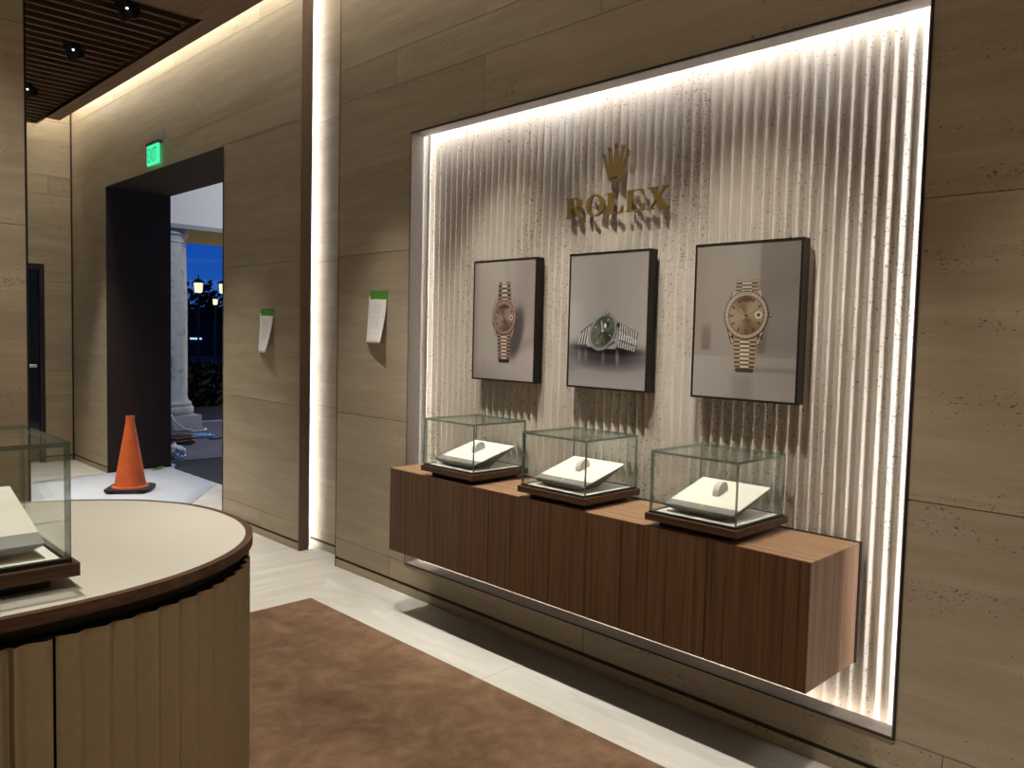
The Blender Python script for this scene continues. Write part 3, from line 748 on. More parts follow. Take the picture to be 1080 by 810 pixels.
# bracelet on the right: upright rows leaning
for i in range(9):
    f0 = i/9; f1 = (i+0.92)/9
    xt0, xt1 = 0.300+0.118*f0, 0.300+0.118*f1; yt0, yt1 = 0.318-0.052*f0, 0.318-0.052*f1
    xb0, xb1 = 0.292+0.112*f0, 0.292+0.112*f1; yb0, yb1 = 0.198-0.020*f0, 0.198-0.020*f1
    p.mix(p.poly([(xt0, yt0), (xt1, yt1), (xb1, yb1), (xb0, yb0)]), (34, 33, 34))
    for g0, g1, sh in ((0.0, 0.28, 0.0), (0.31, 0.66, 0.4), (0.70, 0.97, 0.0)):
        f_ = (f1-f0)*sh
        A = (xt0+(xb0-xt0)*g0+0.005*sh, yt0+(yb0-yt0)*g0); B = (xt0+(xt1-xt0)*0.55+(xb0-xt0)*g0+0.005*sh, yt1+(yb1-yt1)*g0)
        D = (xt0+(xb0-xt0)*g1+0.005*sh, yt0+(yb0-yt0)*g1); E_ = (xt0+(xt1-xt0)*0.55+(xb0-xt0)*g1+0.005*sh, yt1+(yb1-yt1)*g1)
        p.mix(p.poly([A, B, E_, D]), (196, 194, 194) if sh == 0 else (225, 224, 224))
# bracelet on the left
for i in range(5):
    f0 = i/5; x0, x1 = 0.064+0.080*f0, 0.064+0.080*(f0+0.17); 
    p.mix(p.poly([(x0+0.016, 0.268+0.050*f0), (x1+0.016, 0.274+0.050*f0), (x1, 0.196), (x0, 0.196)]), (70, 68, 70))
    p.mix(p.poly([(x0+0.017, 0.262+0.050*f0), (x0+0.024, 0.264+0.050*f0), (x0+0.008, 0.206), (x0+0.002, 0.206)]), (206, 205, 205))
p.mix(p.poly([(0.128, 0.275), (0.168, 0.330), (0.190, 0.325), (0.150, 0.195), (0.122, 0.200)]), (172, 170, 170))
p.mix(p.poly([(0.250, 0.345), (0.300, 0.318), (0.310, 0.230), (0.290, 0.190), (0.230, 0.190)]), (150, 148, 148)); p.mix(p.ell(0.305, 0.300, 0.010, 0.012), (30, 28, 30))
p.mix(p.ell(0.214, 0.266, 0.096, 0.075, 52), (48, 60, 62)); p.mix(p.ell(0.213, 0.268, 0.093, 0.072, 52), (158, 157, 157))
p.mix(p.ell(0.215, 0.268, 0.086, 0.066, 52), (72, 94, 96)); p.mix(p.ell(0.216, 0.269, 0.083, 0.0635, 52), (140, 139, 139))
p.mix(0.9*p.line(0.235, 0.197, 0.285, 0.225, 0.012), (40, 38, 40))
for k in range(7): p.mix(0.9*p.line(0.238+0.008*k, 0.193+0.006*k, 0.235+0.008*k, 0.203+0.006*k, 0.0025), (220, 220, 220))
p.mix(p.ell(0.215, 0.270, 0.079, 0.0600, 52), (40, 42, 40)); p.mix(p.ell(0.214, 0.2705, 0.076, 0.0575, 52), (98, 104, 88))
md = p.ell(0.214, 0.2705, 0.076, 0.0575, 52)
ang = np.arctan2(p.V-0.2705, p.U-0.214)
p.mix(md*0.85*np.clip(np.cos(ang-math.radians(-40)), 0, 1)**3, (34, 40, 36)); p.mix(md*0.7*np.clip(np.cos(ang-math.radians(95)), 0, 1)**4, (44, 50, 44))
for k in range(12):
    a = 2*PI*k/12+0.2; c_, s_ = math.cos(math.radians(52)), math.sin(math.radians(52))
    def E2(r): 
        q, w_ = 0.076*r*math.cos(a), 0.0575*r*math.sin(a); return 0.214+q*c_-w_*s_, 0.2705+q*s_+w_*c_
    p.mix(p.line(*E2(0.72), *E2(0.90), 0.004), (36, 40, 36) if k % 3 else (190, 192, 186))
p.mix(p.ell(0.240, 0.300, 0.012, 0.014), (36, 40, 38)); p.mix(p.ell(0.228, 0.297, 0.008, 0.011), (222, 222, 218)); p.mix(p.ell(0.221, 0.309, 0.016, 0.019), (70, 74, 68)); p.mix(p.ell(0.227, 0.298, 0.0075, 0.010), (224, 224, 220))
p.mix(p.line(0.2134, 0.2728, 0.2043, 0.3183, 0.006), (206, 206, 200)); p.mix(p.line(0.2134, 0.2728, 0.190, 0.242, 0.006), (40, 42, 40)); p.mix(p.ell(0.2134, 0.2728, 0.006, 0.006), (210, 210, 206))
p.mix(p.ell(0.239, 0.354, 0.013, 0.008, -15), (60, 58, 60)); p.mix(p.ell(0.238, 0.356, 0.009, 0.004, -15), (180, 178, 178))
poster('framed poster of a steel wristwatch lying on its side, in the middle', 2.335, p, 0.84)

# poster 3: yellow-gold watch standing
p = Paint(); U, V = p.U/0.472, p.V/0.638
p.fill((150, 140, 130)); p.mix(sm(np.abs(U-0.45), 0.35, 0.0)*0.6, (166, 158, 150))
p.mix(0.8*sm(U, 0.61, 0.655)*sm(V, 0.30, 0.34), (124, 113, 105)); p.mix(0.55*(1-sm(U, 0.02, 0.22))*sm(V, 0.3, 0.5), (138, 127, 115))
p.mix(0.7*sm(V, 0.30, 0.33)*(1-sm(V, 0.42, 0.52))*(1-sm(np.abs(U-0.135), 0.02, 0.07)), (108, 95, 90))
p.mix(0.6*sm(V, 0.28, 0.31)*(1-sm(V, 0.5, 0.75))*sm(U, 0.68, 0.75), (148, 138, 134)); p.mix(0.7*(1-sm(np.abs(U-0.665), 0.01, 0.06))*sm(V, 0.29, 0.31)*(1-sm(V, 0.4, 0.5)), (112, 100, 96))
tb = 1-sm(V, 0.272, 0.285); p.mix(tb, (164, 156, 150)); p.mix(0.6*tb*(1-sm(np.abs(U-0.5), 0.05, 0.14))*(1-sm(V, 0.12, 0.22)), (138, 130, 124))
p.mix(0.5*tb*sm(U, 0.58, 0.6)*(1-sm(np.abs(V-0.2), 0, 0.03)), (120, 112, 108)); p.mix(0.4*tb*sm(U, 0.5, 0.8)*(1-sm(V, 0.0, 0.17)), (176, 170, 166))
bracelet(p, 0.484, 0.425, 0.242, 0.243, 0.090, 0.102, 3, (198, 190, 172), (176, 156, 128), (92, 74, 58))
p.mix(p.poly([(0.178, 0.440), (0.308, 0.440), (0.334, 0.37), (0.150, 0.37)]), (176, 160, 140)); p.mix(p.poly([(0.150, 0.31), (0.334, 0.31), (0.307, 0.229), (0.177, 0.229)]), (160, 140, 116))
p.mix(p.poly([(0.170, 0.262), (0.19, 0.262), (0.192, 0.25), (0.172, 0.25)]), (24, 18, 16)); p.mix(p.poly([(0.296, 0.264), (0.318, 0.264), (0.316, 0.25), (0.298, 0.25)]), (24, 18, 16))
p.mix(p.line(0.177, 0.229, 0.307, 0.229, 0.003), (84, 62, 46))
bracelet(p, 0.252, 0.120, 0.242, 0.244, 0.102, 0.084, 6, (220, 206, 184), (196, 166, 124), (88, 64, 48))
p.mix(p.poly([(0.204, 0.132), (0.285, 0.132), (0.282, 0.115), (0.208, 0.115)]), (76, 56, 48))
for sx in (-1, 1):
    for y0, y1, w0, w1 in ((0.438, 0.372, 0.062, 0.088), (0.312, 0.232, 0.088, 0.062)): p.mix(p.line(0.243+sx*w0, y0, 0.243+sx*w1, y1, 0.0032), (66, 48, 40)); p.mix(p.line(0.243+sx*(w0-0.006), y0, 0.243+sx*(w1-0.006), y1, 0.003), (216, 200, 184))
dial(p, 0.243, 0.344, 0.0955, (186, 168, 148), (84, 64, 50), (172, 146, 112), (104, 72, 50), (70, 50, 36), (226, 214, 196))
poster('framed poster of a yellow-gold wristwatch, rightmost on the wall', 1.635, p, 0.84)

# ------------------------------------------------------------------ wall-hung walnut cabinet
cab = thing('display_cabinet', 'long wall-hung walnut cabinet under the posters', 'cabinet', (CAB_X, (CAB_Y0+CAB_Y1)/2, CAB_Z0))
cx, cy, cz = CAB_X, (CAB_Y0+CAB_Y1)/2, CAB_Z0
L2, H_, D_ = (CAB_Y1-CAB_Y0)/2, CAB_Z1-CAB_Z0, FL-0.006-CAB_X
b = MB(); b.box(0.0195, D_-0.0125, -L2+0.0035, L2-0.0035, 0.0, H_-0.0045); b.build('carcass', ['black'], cab)
b = MB(); b.box(0.0, D_-0.012, -L2, L2, H_-0.004, H_, bev=0.0008); b.build('cabinet_top', ['wal_y'], cab)
for s_ in (-1, 1):
    b = MB(); a, c = (-L2, -L2+0.003) if s_ < 0 else (L2-0.003, L2); b.box(0.0, D_-0.012, a, c, 0, H_-0.0043, bev=0.0006); b.build('side_panel', ['wal_end'], cab)
b = MB(); b.box(D_-0.011, D_+0.004, -L2-0.003, L2+0.003, 0.0, H_+0.003); b.build('shadow_gap_strip', ['black'], cab)  # black strip standing in for the shadow gap behind the cabinet
dw = (2*L2-0.0064)/6
for i in range(6):
    b = MB(); y0 = -L2+0.0032+i*dw; b.box(0.0003, 0.018, y0+0.0018*(i > 0), y0+dw-0.0018*(i < 5), 0.0, H_-0.0043, bev=0.0005); b.build('door', ['wal_z'], cab)

# ------------------------------------------------------------------ glass display cases
def glass_box(parent, x0, x1, y0, y1, z0, z1, th=0.010):
    def pane(bx, big):
        b = MB(); vs = b.box(*bx)
        for f in b.bm.faces:
            n = f.normal; f.normal_update(); n = f.normal
            f.material_index = 0 if abs(n[big]) > 0.9 else 1
        b.build('glass_pane', ['glass', 'edge'], parent)
    pane((x0, x1, y0, y0+th, z0, z1-th), 1); pane((x0, x1, y1-th, y1, z0, z1-th), 1)
    pane((x0, x0+th, y0+th, y1-th, z0, z1-th), 0); pane((x1-th, x1, y0+th, y1-th, z0, z1-th), 0)
    pane((x0, x1, y0, y1, z1-th, z1), 2)
def glass_case(label, loc, rz, group):
    t_ = thing('display_case', label, 'display case', loc, (0, 0, rz), group)
    w, d = 0.200, 0.193
    b = MB(); b.box(-w+0.045, w-0.045, -d+0.04, d-0.04, 0.0, 0.024); b.build('plinth', ['black'], t_)
    b = MB(); b.box(-w, w, -d, d, 0.024, 0.052, bev=0.0012); b.build('base', ['wal_x'], t_)
    b = MB()
    gx, gy = 0.188, 0.182
    b.box(-gx, gx, -gy, -gy+0.012, 0.052, 0.0605); b.box(-gx, gx, gy-0.012, gy, 0.052, 0.0605); b.box(-gx, -gx+0.012, -gy+0.012, gy-0.012, 0.052, 0.0605); b.box(gx-0.012, gx, -gy+0.012, gy-0.012, 0.052, 0.0605)
    b.build('rim', ['black_bronze'], t_)
    b = MB(); b.box(-gx+0.016, gx-0.016, -gy+0.016, gy-0.016, 0.052, 0.0585, bev=0.001); b.build('platform', ['platform'], t_)
    glass_box(t_, -gx+0.001, gx-0.001, -gy+0.001, gy-0.001, 0.061, 0.297)
    return t_
def display_pad(label, loc, rz, group):
    """tilted pad: ivory top, grey front band with gold print, tapering underside; front edge towards -y"""
    t_ = thing('display_pad', label, 'display pad', loc, (0, 0, rz), group)
    w = 0.150; yf, ym, yb = -0.141, -0.091, 0.139; zf, zb = 0.030, 0.104
    zz = lambda y: zf+(zb-zf)*(y-yf)/(yb-yf)
    b = MB()
    top = [(-w, ym, zz(ym)), (w, ym, zz(ym)), (w, yb, zb), (-w, yb, zb)]
    th = 0.004
    def slabq(q, mi=0):
        lo = [b.bm.verts.new((x, y, z-th)) for x, y, z in q]; hi = [b.bm.verts.new(p_) for p_ in q]
        b.bm.faces.new(hi); b.bm.faces.new(lo[::-1])
        for i in range(4): b.bm.faces.new((lo[i], lo[(i+1) % 4], hi[(i+1) % 4], hi[i]))
    slabq(top); b.build('pad_top', ['pad'], t_)
    b = MB(); slabq([(-w, yf, zf), (w, yf, zf), (w, ym-0.0004, zz(ym-0.0004)), (-w, ym-0.0004, zz(ym-0.0004))]); b.build('front_band', ['pad_grey'], t_)
    b = MB()
    hi = [b.bm.verts.new(p_) for p_ in [(-w, yf, zf-th-.0003), (w, yf, zf-th-.0003), (w, yb, zb-th-.0003), (-w, yb, zb-th-.0003)]]
    k = 0.065
    lo = [b.bm.verts.new(p_) for p_ in [(-w+k, yf+0.03, 0.0), (w-k, yf+0.03, 0.0), (w-k, yb-0.11, 0.0), (-w+k, yb-0.11, 0.0)]]
    b.bm.faces.new(lo[::-1]); b.bm.faces.new(hi)
    for i in range(4): b.bm.faces.new((lo[i], lo[(i+1) % 4], hi[(i+1) % 4], hi[i]))
    b.build('wedge', ['pad_under'], t_)
    sl = math.atan2(zb-zf, yb-yf)
    R = Matrix.Translation((0, (yf+ym)/2, zz((yf+ym)/2)+0.0003)) @ Matrix.Rotation(sl, 4, 'X')
    o = bpy.data.objects.new('gold_emblem', MINI); COL.objects.link(o); o.parent = t_; o.matrix_local = R
    # cushion: half-round watch holder
    b = MB(); r, hw = 0.036, 0.0125
    pts = [(-r*1.05, 0.0)] + [(-r*1.05*math.cos(PI*i/16)+0.010*math.sin(PI*i/16), 0.043*math.sin(PI*i/16)**0.8) for i in range(1, 16)] + [(r*1.05, 0.0)]
    for sx in (-1, 1): b.bm.faces.new([b.bm.verts.new((sx*hw, y_, z_)) for y_, z_ in pts])
    for (a0, c0), (a1, c1) in zip(pts, pts[1:]): b.bm.faces.new([b.bm.verts.new(p_) for p_ in [(-hw, a0, c0), (hw, a0, c0), (hw, a1, c1), (-hw, a1, c1)]])
    bmesh.ops.remove_doubles(b.bm, verts=b.bm.verts, dist=1e-5)
    b.xform(Matrix.Translation((0.0, 0.025, zz(0.025)-0.001)) @ Matrix.Rotation(sl, 4, 'X'))
    b.build('cushion', ['cushion'], t_, smooth=True, auto=0.7)
    return t_
XC = 2.545+0.193
case_labels = [('glass display case at the right end of the wall cabinet', 1.627), ('glass display case in the middle of the wall cabinet', 2.333), ('glass display case at the left end of the wall cabinet', 3.040)]
pad_labels = ['ivory watch pad in the right-hand case on the wall cabinet', 'ivory watch pad in the middle case on the wall cabinet', 'ivory watch pad in the left-hand case on the wall cabinet']
gc = glass_case(case_labels[0][0], (XC, case_labels[0][1], CAB_Z1+0.0002), -PI/2, 'glass display cases')
gp = display_pad(pad_labels[0], (XC, case_labels[0][1], CAB_Z1+0.0590), -PI/2, 'tilted display pads')
for i in (1, 2):
    o = copy_tree(gc); o.location = (XC, case_labels[i][1], CAB_Z1+0.0002); o['label'] = case_labels[i][0]
    o = copy_tree(gp); o.location = (XC, case_labels[i][1], CAB_Z1+0.0590); o['label'] = pad_labels[i]

# ------------------------------------------------------------------ island counter with rounded end
CT = 1.0
def outline(off=0.0, n_end=64, wave=None, xl=-1.9):
    """pill outline, counter-clockwise, starting on the front straight edge (y small) from the left"""
    cxx, cyy, a, bb, e = 0.36, 2.183, 0.665-off, 0.547-off, 2.2
    pts = []
    def sup(t): return (abs(math.cos(t))**(2/e)*(1 if math.cos(t) >= 0 else -1), abs(math.sin(t))**(2/e)*(1 if math.sin(t) >= 0 else -1))
    for i in range(n_end+1):
        t_ = -PI/2+PI*i/n_end; c_, s_ = sup(t_); pts.append((cxx+a*c_, cyy+bb*s_))
    for i in range(n_end+1):
        t_ = PI/2+PI*i/n_end; c_, s_ = sup(t_); pts.append((xl+a*c_, cyy+bb*s_))
    return pts
co_ = thing('island_counter', 'tall counter with rounded end, cream top and fluted champagne sides', 'counter', (0, 0, 0))
b = MB(); b.prism(outline(0.018), CT-0.012, CT+0.0003); b.build('counter_top', ['cream'], co_)
b = MB()
ro, ri = outline(0.0), outline(0.0182)
n = len(ro)
V_ = [[b.bm.verts.new((x, y, z)) for x, y in ring] for ring, z in ((ro, CT-0.024), (ro, CT), (ri, CT), (ri, CT-0.024))]
for A, B in zip(V_, V_[1:]+V_[:1]):
    for i in range(n): b.bm.faces.new((A[i], A[(i+1) % n], B[(i+1) % n], B[i]))
b.build('counter_rim', ['wal_x'], co_)
b = MB(); b.prism(outline(0.045), CT-0.060, CT-0.0125); b.build('recess_band', ['black'], co_)
# fluted panels following the outline
def resample(pts, step):
    P_ = [Vector((*p_, 0)) for p_ in pts]; P_.append(P_[0]); out = []; acc = 0.0; s_ = 0.0
    tot = sum((q-p_).length for p_, q in zip(P_, P_[1:])); nn = int(tot/step)
    cum = [0.0]
    for p_, q in zip(P_, P_[1:]): cum.append(cum[-1]+(q-p_).length)
    j = 0
    for i in range(nn):
        d_ = tot*i/nn
        while cum[j+1] < d_: j += 1
        L_ = cum[j+1]-cum[j]; f_ = (d_-cum[j])/L_ if L_ > 1e-9 else 0
        out.append((P_[j].lerp(P_[j+1], f_), (P_[j+1]-P_[j]).normalized(), d_))
    return out, tot
rs, tot = resample(outline(0.006, 200), 0.0052)
npanel_seams = []
def near_seam(p_):  # seams on the straight front face
    return None
ring = []
for p_, tdir, d_ in rs:
    nrm = Vector((tdir.y, -tdir.x, 0)); u = (d_/0.0545) % 1.0
    tr_u = u/0.36 if u < 0.36 else (1-(u-0.36)/0.64); dpt = 0.0125*(0.5*tr_u+0.5*(0.5-0.5*math.cos(PI*tr_u)))
    ring.append((p_ - nrm*dpt, d_, p_))
seams = [-1.27, -0.42, 0.430]
panels = []; cur = []
for q, d_, p_ in ring:
    hit = p_.y < 2.0 and any(abs(p_.x-sx) < 0.0027 for sx in seams)
    if hit:
        if cur: panels.append(cur); cur = []
    else: cur.append(q)
panels.append(cur)
if (Vector(panels[0][0])-Vector(panels[-1][-1])).length < 0.02: panels[0] = panels.pop()+panels[0]
for pn in panels:
    if len(pn) < 4: continue
    b = MB()
    lo = [b.bm.verts.new((q.x, q.y, 0.012)) for q in pn]; hi = [b.bm.verts.new((q.x, q.y, CT-0.060)) for q in pn]
    for i in range(len(pn)-1): b.bm.faces.new((lo[i], lo[i+1], hi[i+1], hi[i]))
    o = b.build('fluted_panel', ['champ'], co_)
    so = o.modifiers.new('thick', 'SOLIDIFY'); so.thickness = 0.003; so.offset = -1
b = MB(); b.prism(outline(0.030), 0.011, CT-0.0605); b.build('counter_body', ['black'], co_)

o = copy_tree(gc); o.location = (0.501-0.200, 1.742+0.193, CT+0.0006); o.rotation_euler = (0, 0, 0); o['label'] = 'glass display case standing on the rounded island counter'
o = copy_tree(gp); o.location = (0.301, 1.935, CT+0.0594); o.rotation_euler = (0, 0, 0); o['label'] = 'ivory watch pad in the case on the island counter'

# ------------------------------------------------------------------ traffic cone on the white sheet
cone = thing('traffic_cone', 'orange traffic cone with black base on the white sheet', 'traffic cone', (2.665, 7.76, 0.0065), (0, 0, math.radians(-33)))
b = MB(); a, ch = 0.190, 0.045
octo = [(-a+ch, -a), (a-ch, -a), (a, -a+ch), (a, a-ch), (a-ch, a), (-a+ch, a), (-a, a-ch), (-a, -a+ch)]
b.prism(octo, 0.012, 0.036)
for sx in (-1, 1):
    for sy in (-1, 1): b.box(sx*0.135-0.03, sx*0.135+0.03, sy*0.135-0.03, sy*0.135+0.03, 0.0, 0.0125)
b.build('base', ['rubber'], cone)
b = MB(); b.lathe([(0.160, 0.0365), (0.158, 0.046), (0.138, 0.052), (0.036, 0.655), (0.039, 0.657), (0.037, 0.700), (0.030, 0.702), (0.027, 0.65)], 40)
b.build('cone_body', ['orange'], cone, smooth=True, auto=0.5)

# white sheet
shp = [(1.75, 8.62), (2.45, 8.81), (2.80, 8.822), (3.10, 8.826), (3.475, 8.826), (3.53, 9.02), (3.57, 8.98), (3.44, 8.70), (3.43, 7.62), (2.86, 6.86), (2.2, 6.55), (1.55, 7.0)]
b = MB()
xs = np.linspace(1.5, 3.6, 64); ysn = np.linspace(6.5, 9.1, 78)
def inside(x, y, P_):
    c = False
    for i in range(len(P_)):
        (x0, y0), (x1, y1) = P_[i], P_[i-1]
        if (y0 > y) != (y1 > y) and x < (x1-x0)*(y-y0)/(y1-y0)+x0: c = not c
    return c
f = b.poly([(x, y, 0.0) for x, y in shp])
bmesh.ops.triangulate(b.bm, faces=[f])
bmesh.ops.subdivide_edges(b.bm, edges=b.bm.edges[:], cuts=9, use_grid_fill=True)
bmesh.ops.triangulate(b.bm, faces=b.bm.faces[:])
for v in b.bm.verts:
    dc = math.hypot(v.co.x-2.665, v.co.y-7.76)
    k_ = min(1, max(0, (dc-0.30)/0.2))
    v.co.z = 0.0045 + k_*0.012*max(0, mnoise.noise(Vector((v.co.x*5, v.co.y*5, 0)))+0.3*mnoise.noise(Vector((v.co.x*14, v.co.y*14, 3))))
o = b.build('protective_sheet', ['sheet'], smooth=True)
so = o.modifiers.new('thick', 'SOLIDIFY'); so.thickness = 0.0015; so.offset = -1
tag(o, 'white plastic sheet spread on the floor in the doorway', 'sheet')
b = MB(); b.box(-0.07, 0.05, -0.022, 0.022, 0, 0.004); b.box(0.02, 0.09, -0.02, 0.02, 0.004, 0.012); b.xform(Matrix.Translation((3.27, 8.72, 0.018)) @ Matrix.Rotation(0.5, 4, 'Z'))
tag(b.build('tape_scrap', ['green']), 'scrap of green tape on the white sheet by the dark jamb', 'tape')

# ------------------------------------------------------------------ outside, at dusk
tp = NT('night_paving'); v_ = tp.noise(tp.coords((1, 1, 1)), 3, 5); tp.bsdf(tp.ramp(v_, [(0.3, (0.10, 0.10, 0.115)), (0.7, (0.15, 0.15, 0.17))]), 0.6, 0, 0.3); M['paving'] = tp.m
tr_ = NT('dark_mat'); v_ = tr_.noise(tr_.coords((1, 40, 1)), 3, 3); tr_.bsdf(tr_.ramp(v_, [(0.3, (0.014, 0.015, 0.018)), (0.7, (0.028, 0.03, 0.036))]), 0.7, 0, 0.3); M['dmat'] = tr_.m
ta = NT('asphalt'); v_ = ta.noise(ta.coords((1, 1, 1)), 8, 4); ta.bsdf(ta.ramp(v_, [(0.3, (0.018, 0.02, 0.026)), (0.7, (0.035, 0.038, 0.045))]), 0.7, 0, 0.3); M['asphalt'] = ta.m
b = MB(); b.box(3.45, 9.0, 4.0, 9.27, -0.06, -0.012); b.build('doorway_floor', ['dmat'], kind='structure')
b = MB(); b.box(3.45, 20.0, 9.28, 12.9, -0.06, -0.006, 0); b.box(3.45, 20, 9.27, 9.28, -0.06, -0.004, 1); b.box(3.45, 20, 12.9, 13.05, -0.06, 0.0, 1)
b.build('pavement', ['paving', 'conc'], kind='structure')
b = MB(); b.box(3.0, 70, 13.05, 90, -0.2, -0.12); b.box(20, 70, 4, 13.05, -0.2, -0.12); b.build('ground', ['asphalt'], kind='structure')
# porch: entablature, ceiling
M['fascia'] = plain('grey_fascia', (0.26, 0.265, 0.27, 1), 0.7)
tb_ = NT('brown_soffit'); tb_.bsdf((0.50, 0.37, 0.13, 1), 0.6); M['soffit'] = tb_.m
b = MB(); b.box(3.0, 14, 11.92, 12.05, 3.065, 5.0, 0); b.box(3.0, 14, 11.90, 11.98, 3.00, 3.063, 1); b.box(3.0, 14, 11.985, 14.0, 3.02, 3.06, 2); b.box(3.0, 14, 12.05, 14.0, 3.061, 3.3, 0)
b.build('porch_beam', ['white_paint', 'fascia', 'soffit'], kind='structure')
b = MB(); b.box(3.46, 14, 4.0, 12.0, 5.0, 5.1); b.build('porch_ceiling', ['white_paint'], kind='structure')
# column
tcol = NT('veined_column_stone'); v_ = tcol.noise(tcol.coords((2, 2, 1.2)), 2.2, 6, 0.65, 1.5)
tcol.bsdf(tcol.ramp(v_, [(0.36, (0.20, 0.20, 0.20)), (0.44, (0.40, 0.40, 0.385)), (0.7, (0.48, 0.475, 0.455))]), 0.7, 0, 0.3); M['colstone'] = tcol.m
cl = thing('stone_column', 'round pale stone column with stepped base outside the doorway', 'column', (4.70, 12.33, -0.006))
b = MB(); b.box(-0.43, 0.43, -0.43, 0.43, 0, 0.235, bev=0.01); b.build('plinth', ['colstone'], cl)
b = MB(); b.lathe([(0.43, 0.2355), (0.445, 0.26), (0.445, 0.33), (0.43, 0.355), (0.41, 0.36), (0.42, 0.40), (0.40, 0.43), (0.375, 0.44)], 48); b.build('base', ['colstone'], cl, smooth=True, auto=0.6)
b = MB(); b.lathe([(0.372, 0.4405), (0.358, 0.50), (0.357, 1.9), (0.354, 1.903), (0.354, 1.909), (0.357, 1.912), (0.335, 2.80)], 48); b.build('shaft', ['colstone'], cl, smooth=True, auto=0.6)
b = MB(); b.lathe([(0.330, 2.8005), (0.345, 2.81), (0.345, 2.83), (0.332, 2.84), (0.340, 2.90), (0.372, 2.93), (0.372, 3.004)], 48); b.build('capital', ['colstone'], cl, smooth=True, auto=0.6)
# cords and litter on the pavement
def coil(name, label, cat, x, y, rad, turns, r, mat, seed, zs=0.01, flat=0.5):
    rr_ = random.Random(seed); pts = []
    n_ = int(turns*22)
    for i in range(n_+1):
        a_ = 2*PI*i/22; R_ = rad*(0.75+0.3*rr_.random()*0.4+0.25*math.sin(a_*0.37+seed))
        pts.append((x+R_*math.cos(a_)+0.03*math.sin(a_*0.21), y+R_*flat*math.sin(a_), r+zs*(i/n_)*turns+0.006*rr_.random()))
    b_ = MB(); b_.tube(pts, r, 6); o_ = b_.build(name, [mat], smooth=True); o_.location.z = -0.004
    return tag(o_, label, cat)
M['cordbrown'] = plain('brown_cord', (0.10, 0.05, 0.04, 1), 0.6); M['hose'] = plain('pale_hose', (0.65, 0.70, 0.72, 1), 0.4); M['bluehose'] = plain('blue_hose', (0.10, 0.32, 0.62, 1), 0.4)
coil('extension_cord', 'tangled brown cord heaped on the pavement by the dark jamb', 'cord', 4.20, 10.55, 0.24, 7, 0.014, 'cordbrown', 2, 0.016, 0.8)
coil('blue_hose', 'coil of pale blue hose on the pavement before the column', 'hose', 4.72, 11.05, 0.17, 3, 0.014, 'bluehose', 5, 0.012, 0.6)
b = MB(); b.tube([(4.66, 11.875, 0.26), (4.70, 11.86, 0.16), (4.80, 11.78, 0.06), (4.92, 11.70, 0.014), (5.05, 11.72, 0.014), (5.17, 11.84, 0.012), (5.22, 11.98, 0.012), (5.19, 12.1, 0.012)], 0.012, 6)
o = b.build('white_hose', ['hose'], smooth=True); o.location.z = -0.004; tag(o, 'white hose leaning against the base of the stone column', 'hose')
b = MB(); b.tube([(4.75, 10.80, 0.01), (4.88, 10.76, 0.01), (4.98, 10.86, 0.01), (5.1, 11.0, 0.01), (5.2, 10.95, 0.01), (5.3, 10.8, 0.01)], 0.010, 6)
o = b.build('black_cable', ['rubber'], smooth=True); o.location.z = -0.004; tag(o, 'thin black cable trailing right from the blue hose', 'cable')
M['bag'] = plain('white_bag', (0.62, 0.66, 0.74, 1), 0.4)
b = MB(); b.blob((3.74, 9.42, 0.075), (0.11, 0.11, 0.09), 0.5, 3, 2.2, 0, 4)
for v in b.bm.verts: v.co.z = max(v.co.z, -0.003)
tag(b.build('plastic_bag', ['bag']), 'crumpled white plastic bag on the pavement beside the jamb', 'bag')
# street lamps, trees and buildings across the road
M['lampglow'] = emit('lamp_glow', (1.0, 0.86, 0.62, 1), 1.1); M['iron'] = plain('black_iron', (0.01, 0.011, 0.013, 1), 0.5)
def street_lamp(label, x, y, zl, sc=1.0):
    t_ = thing('street_lamp', label, 'street lamp', (x, y, -0.12), (0, 0, 0.4), 'street lamps across the road')
    b = MB(); b.lathe([(0.13, 0), (0.13, 0.3), (0.05, 0.4), (0.04, zl-0.02)], 12); b.build('post', ['iron'], t_)
    b = MB(); b.lathe([(0.10*sc, zl-0.02), (0.17*sc, zl+0.02), (0.20*sc, zl+0.42*sc), (0.19*sc, zl+0.425*sc)], 6); b.build('lantern', ['lampglow'], t_)
    b = MB(); b.lathe([(0.27*sc, zl+0.426*sc), (0.24*sc, zl+0.50*sc), (0.10*sc, zl+0.58*sc), (0.03*sc, zl+0.62*sc), (0.02*sc, zl+0.78*sc)], 6); b.build('cap', ['iron'], t_)
street_lamp('lit street lamp beyond the column, tallest in the doorway view', 15.35, 36.0, 3.30, 1.0)
street_lamp('lit street lamp cut off by the right side of the doorway', 16.52, 36.0, 3.32, 1.0)
street_lamp('small lit street lamp lower down between the two taller lamps', 15.24, 34.0, 2.72, 0.55)
tl = NT('dark_leaves'); v_ = tl.noise(tl.coords((1, 1, 1)), 4, 4); tl.bsdf(tl.ramp(v_, [(0.3, (0.006, 0.009, 0.007)), (0.7, (0.018, 0.028, 0.018))]), 0.9, 0, 0.1); M['leaf'] = tl.m
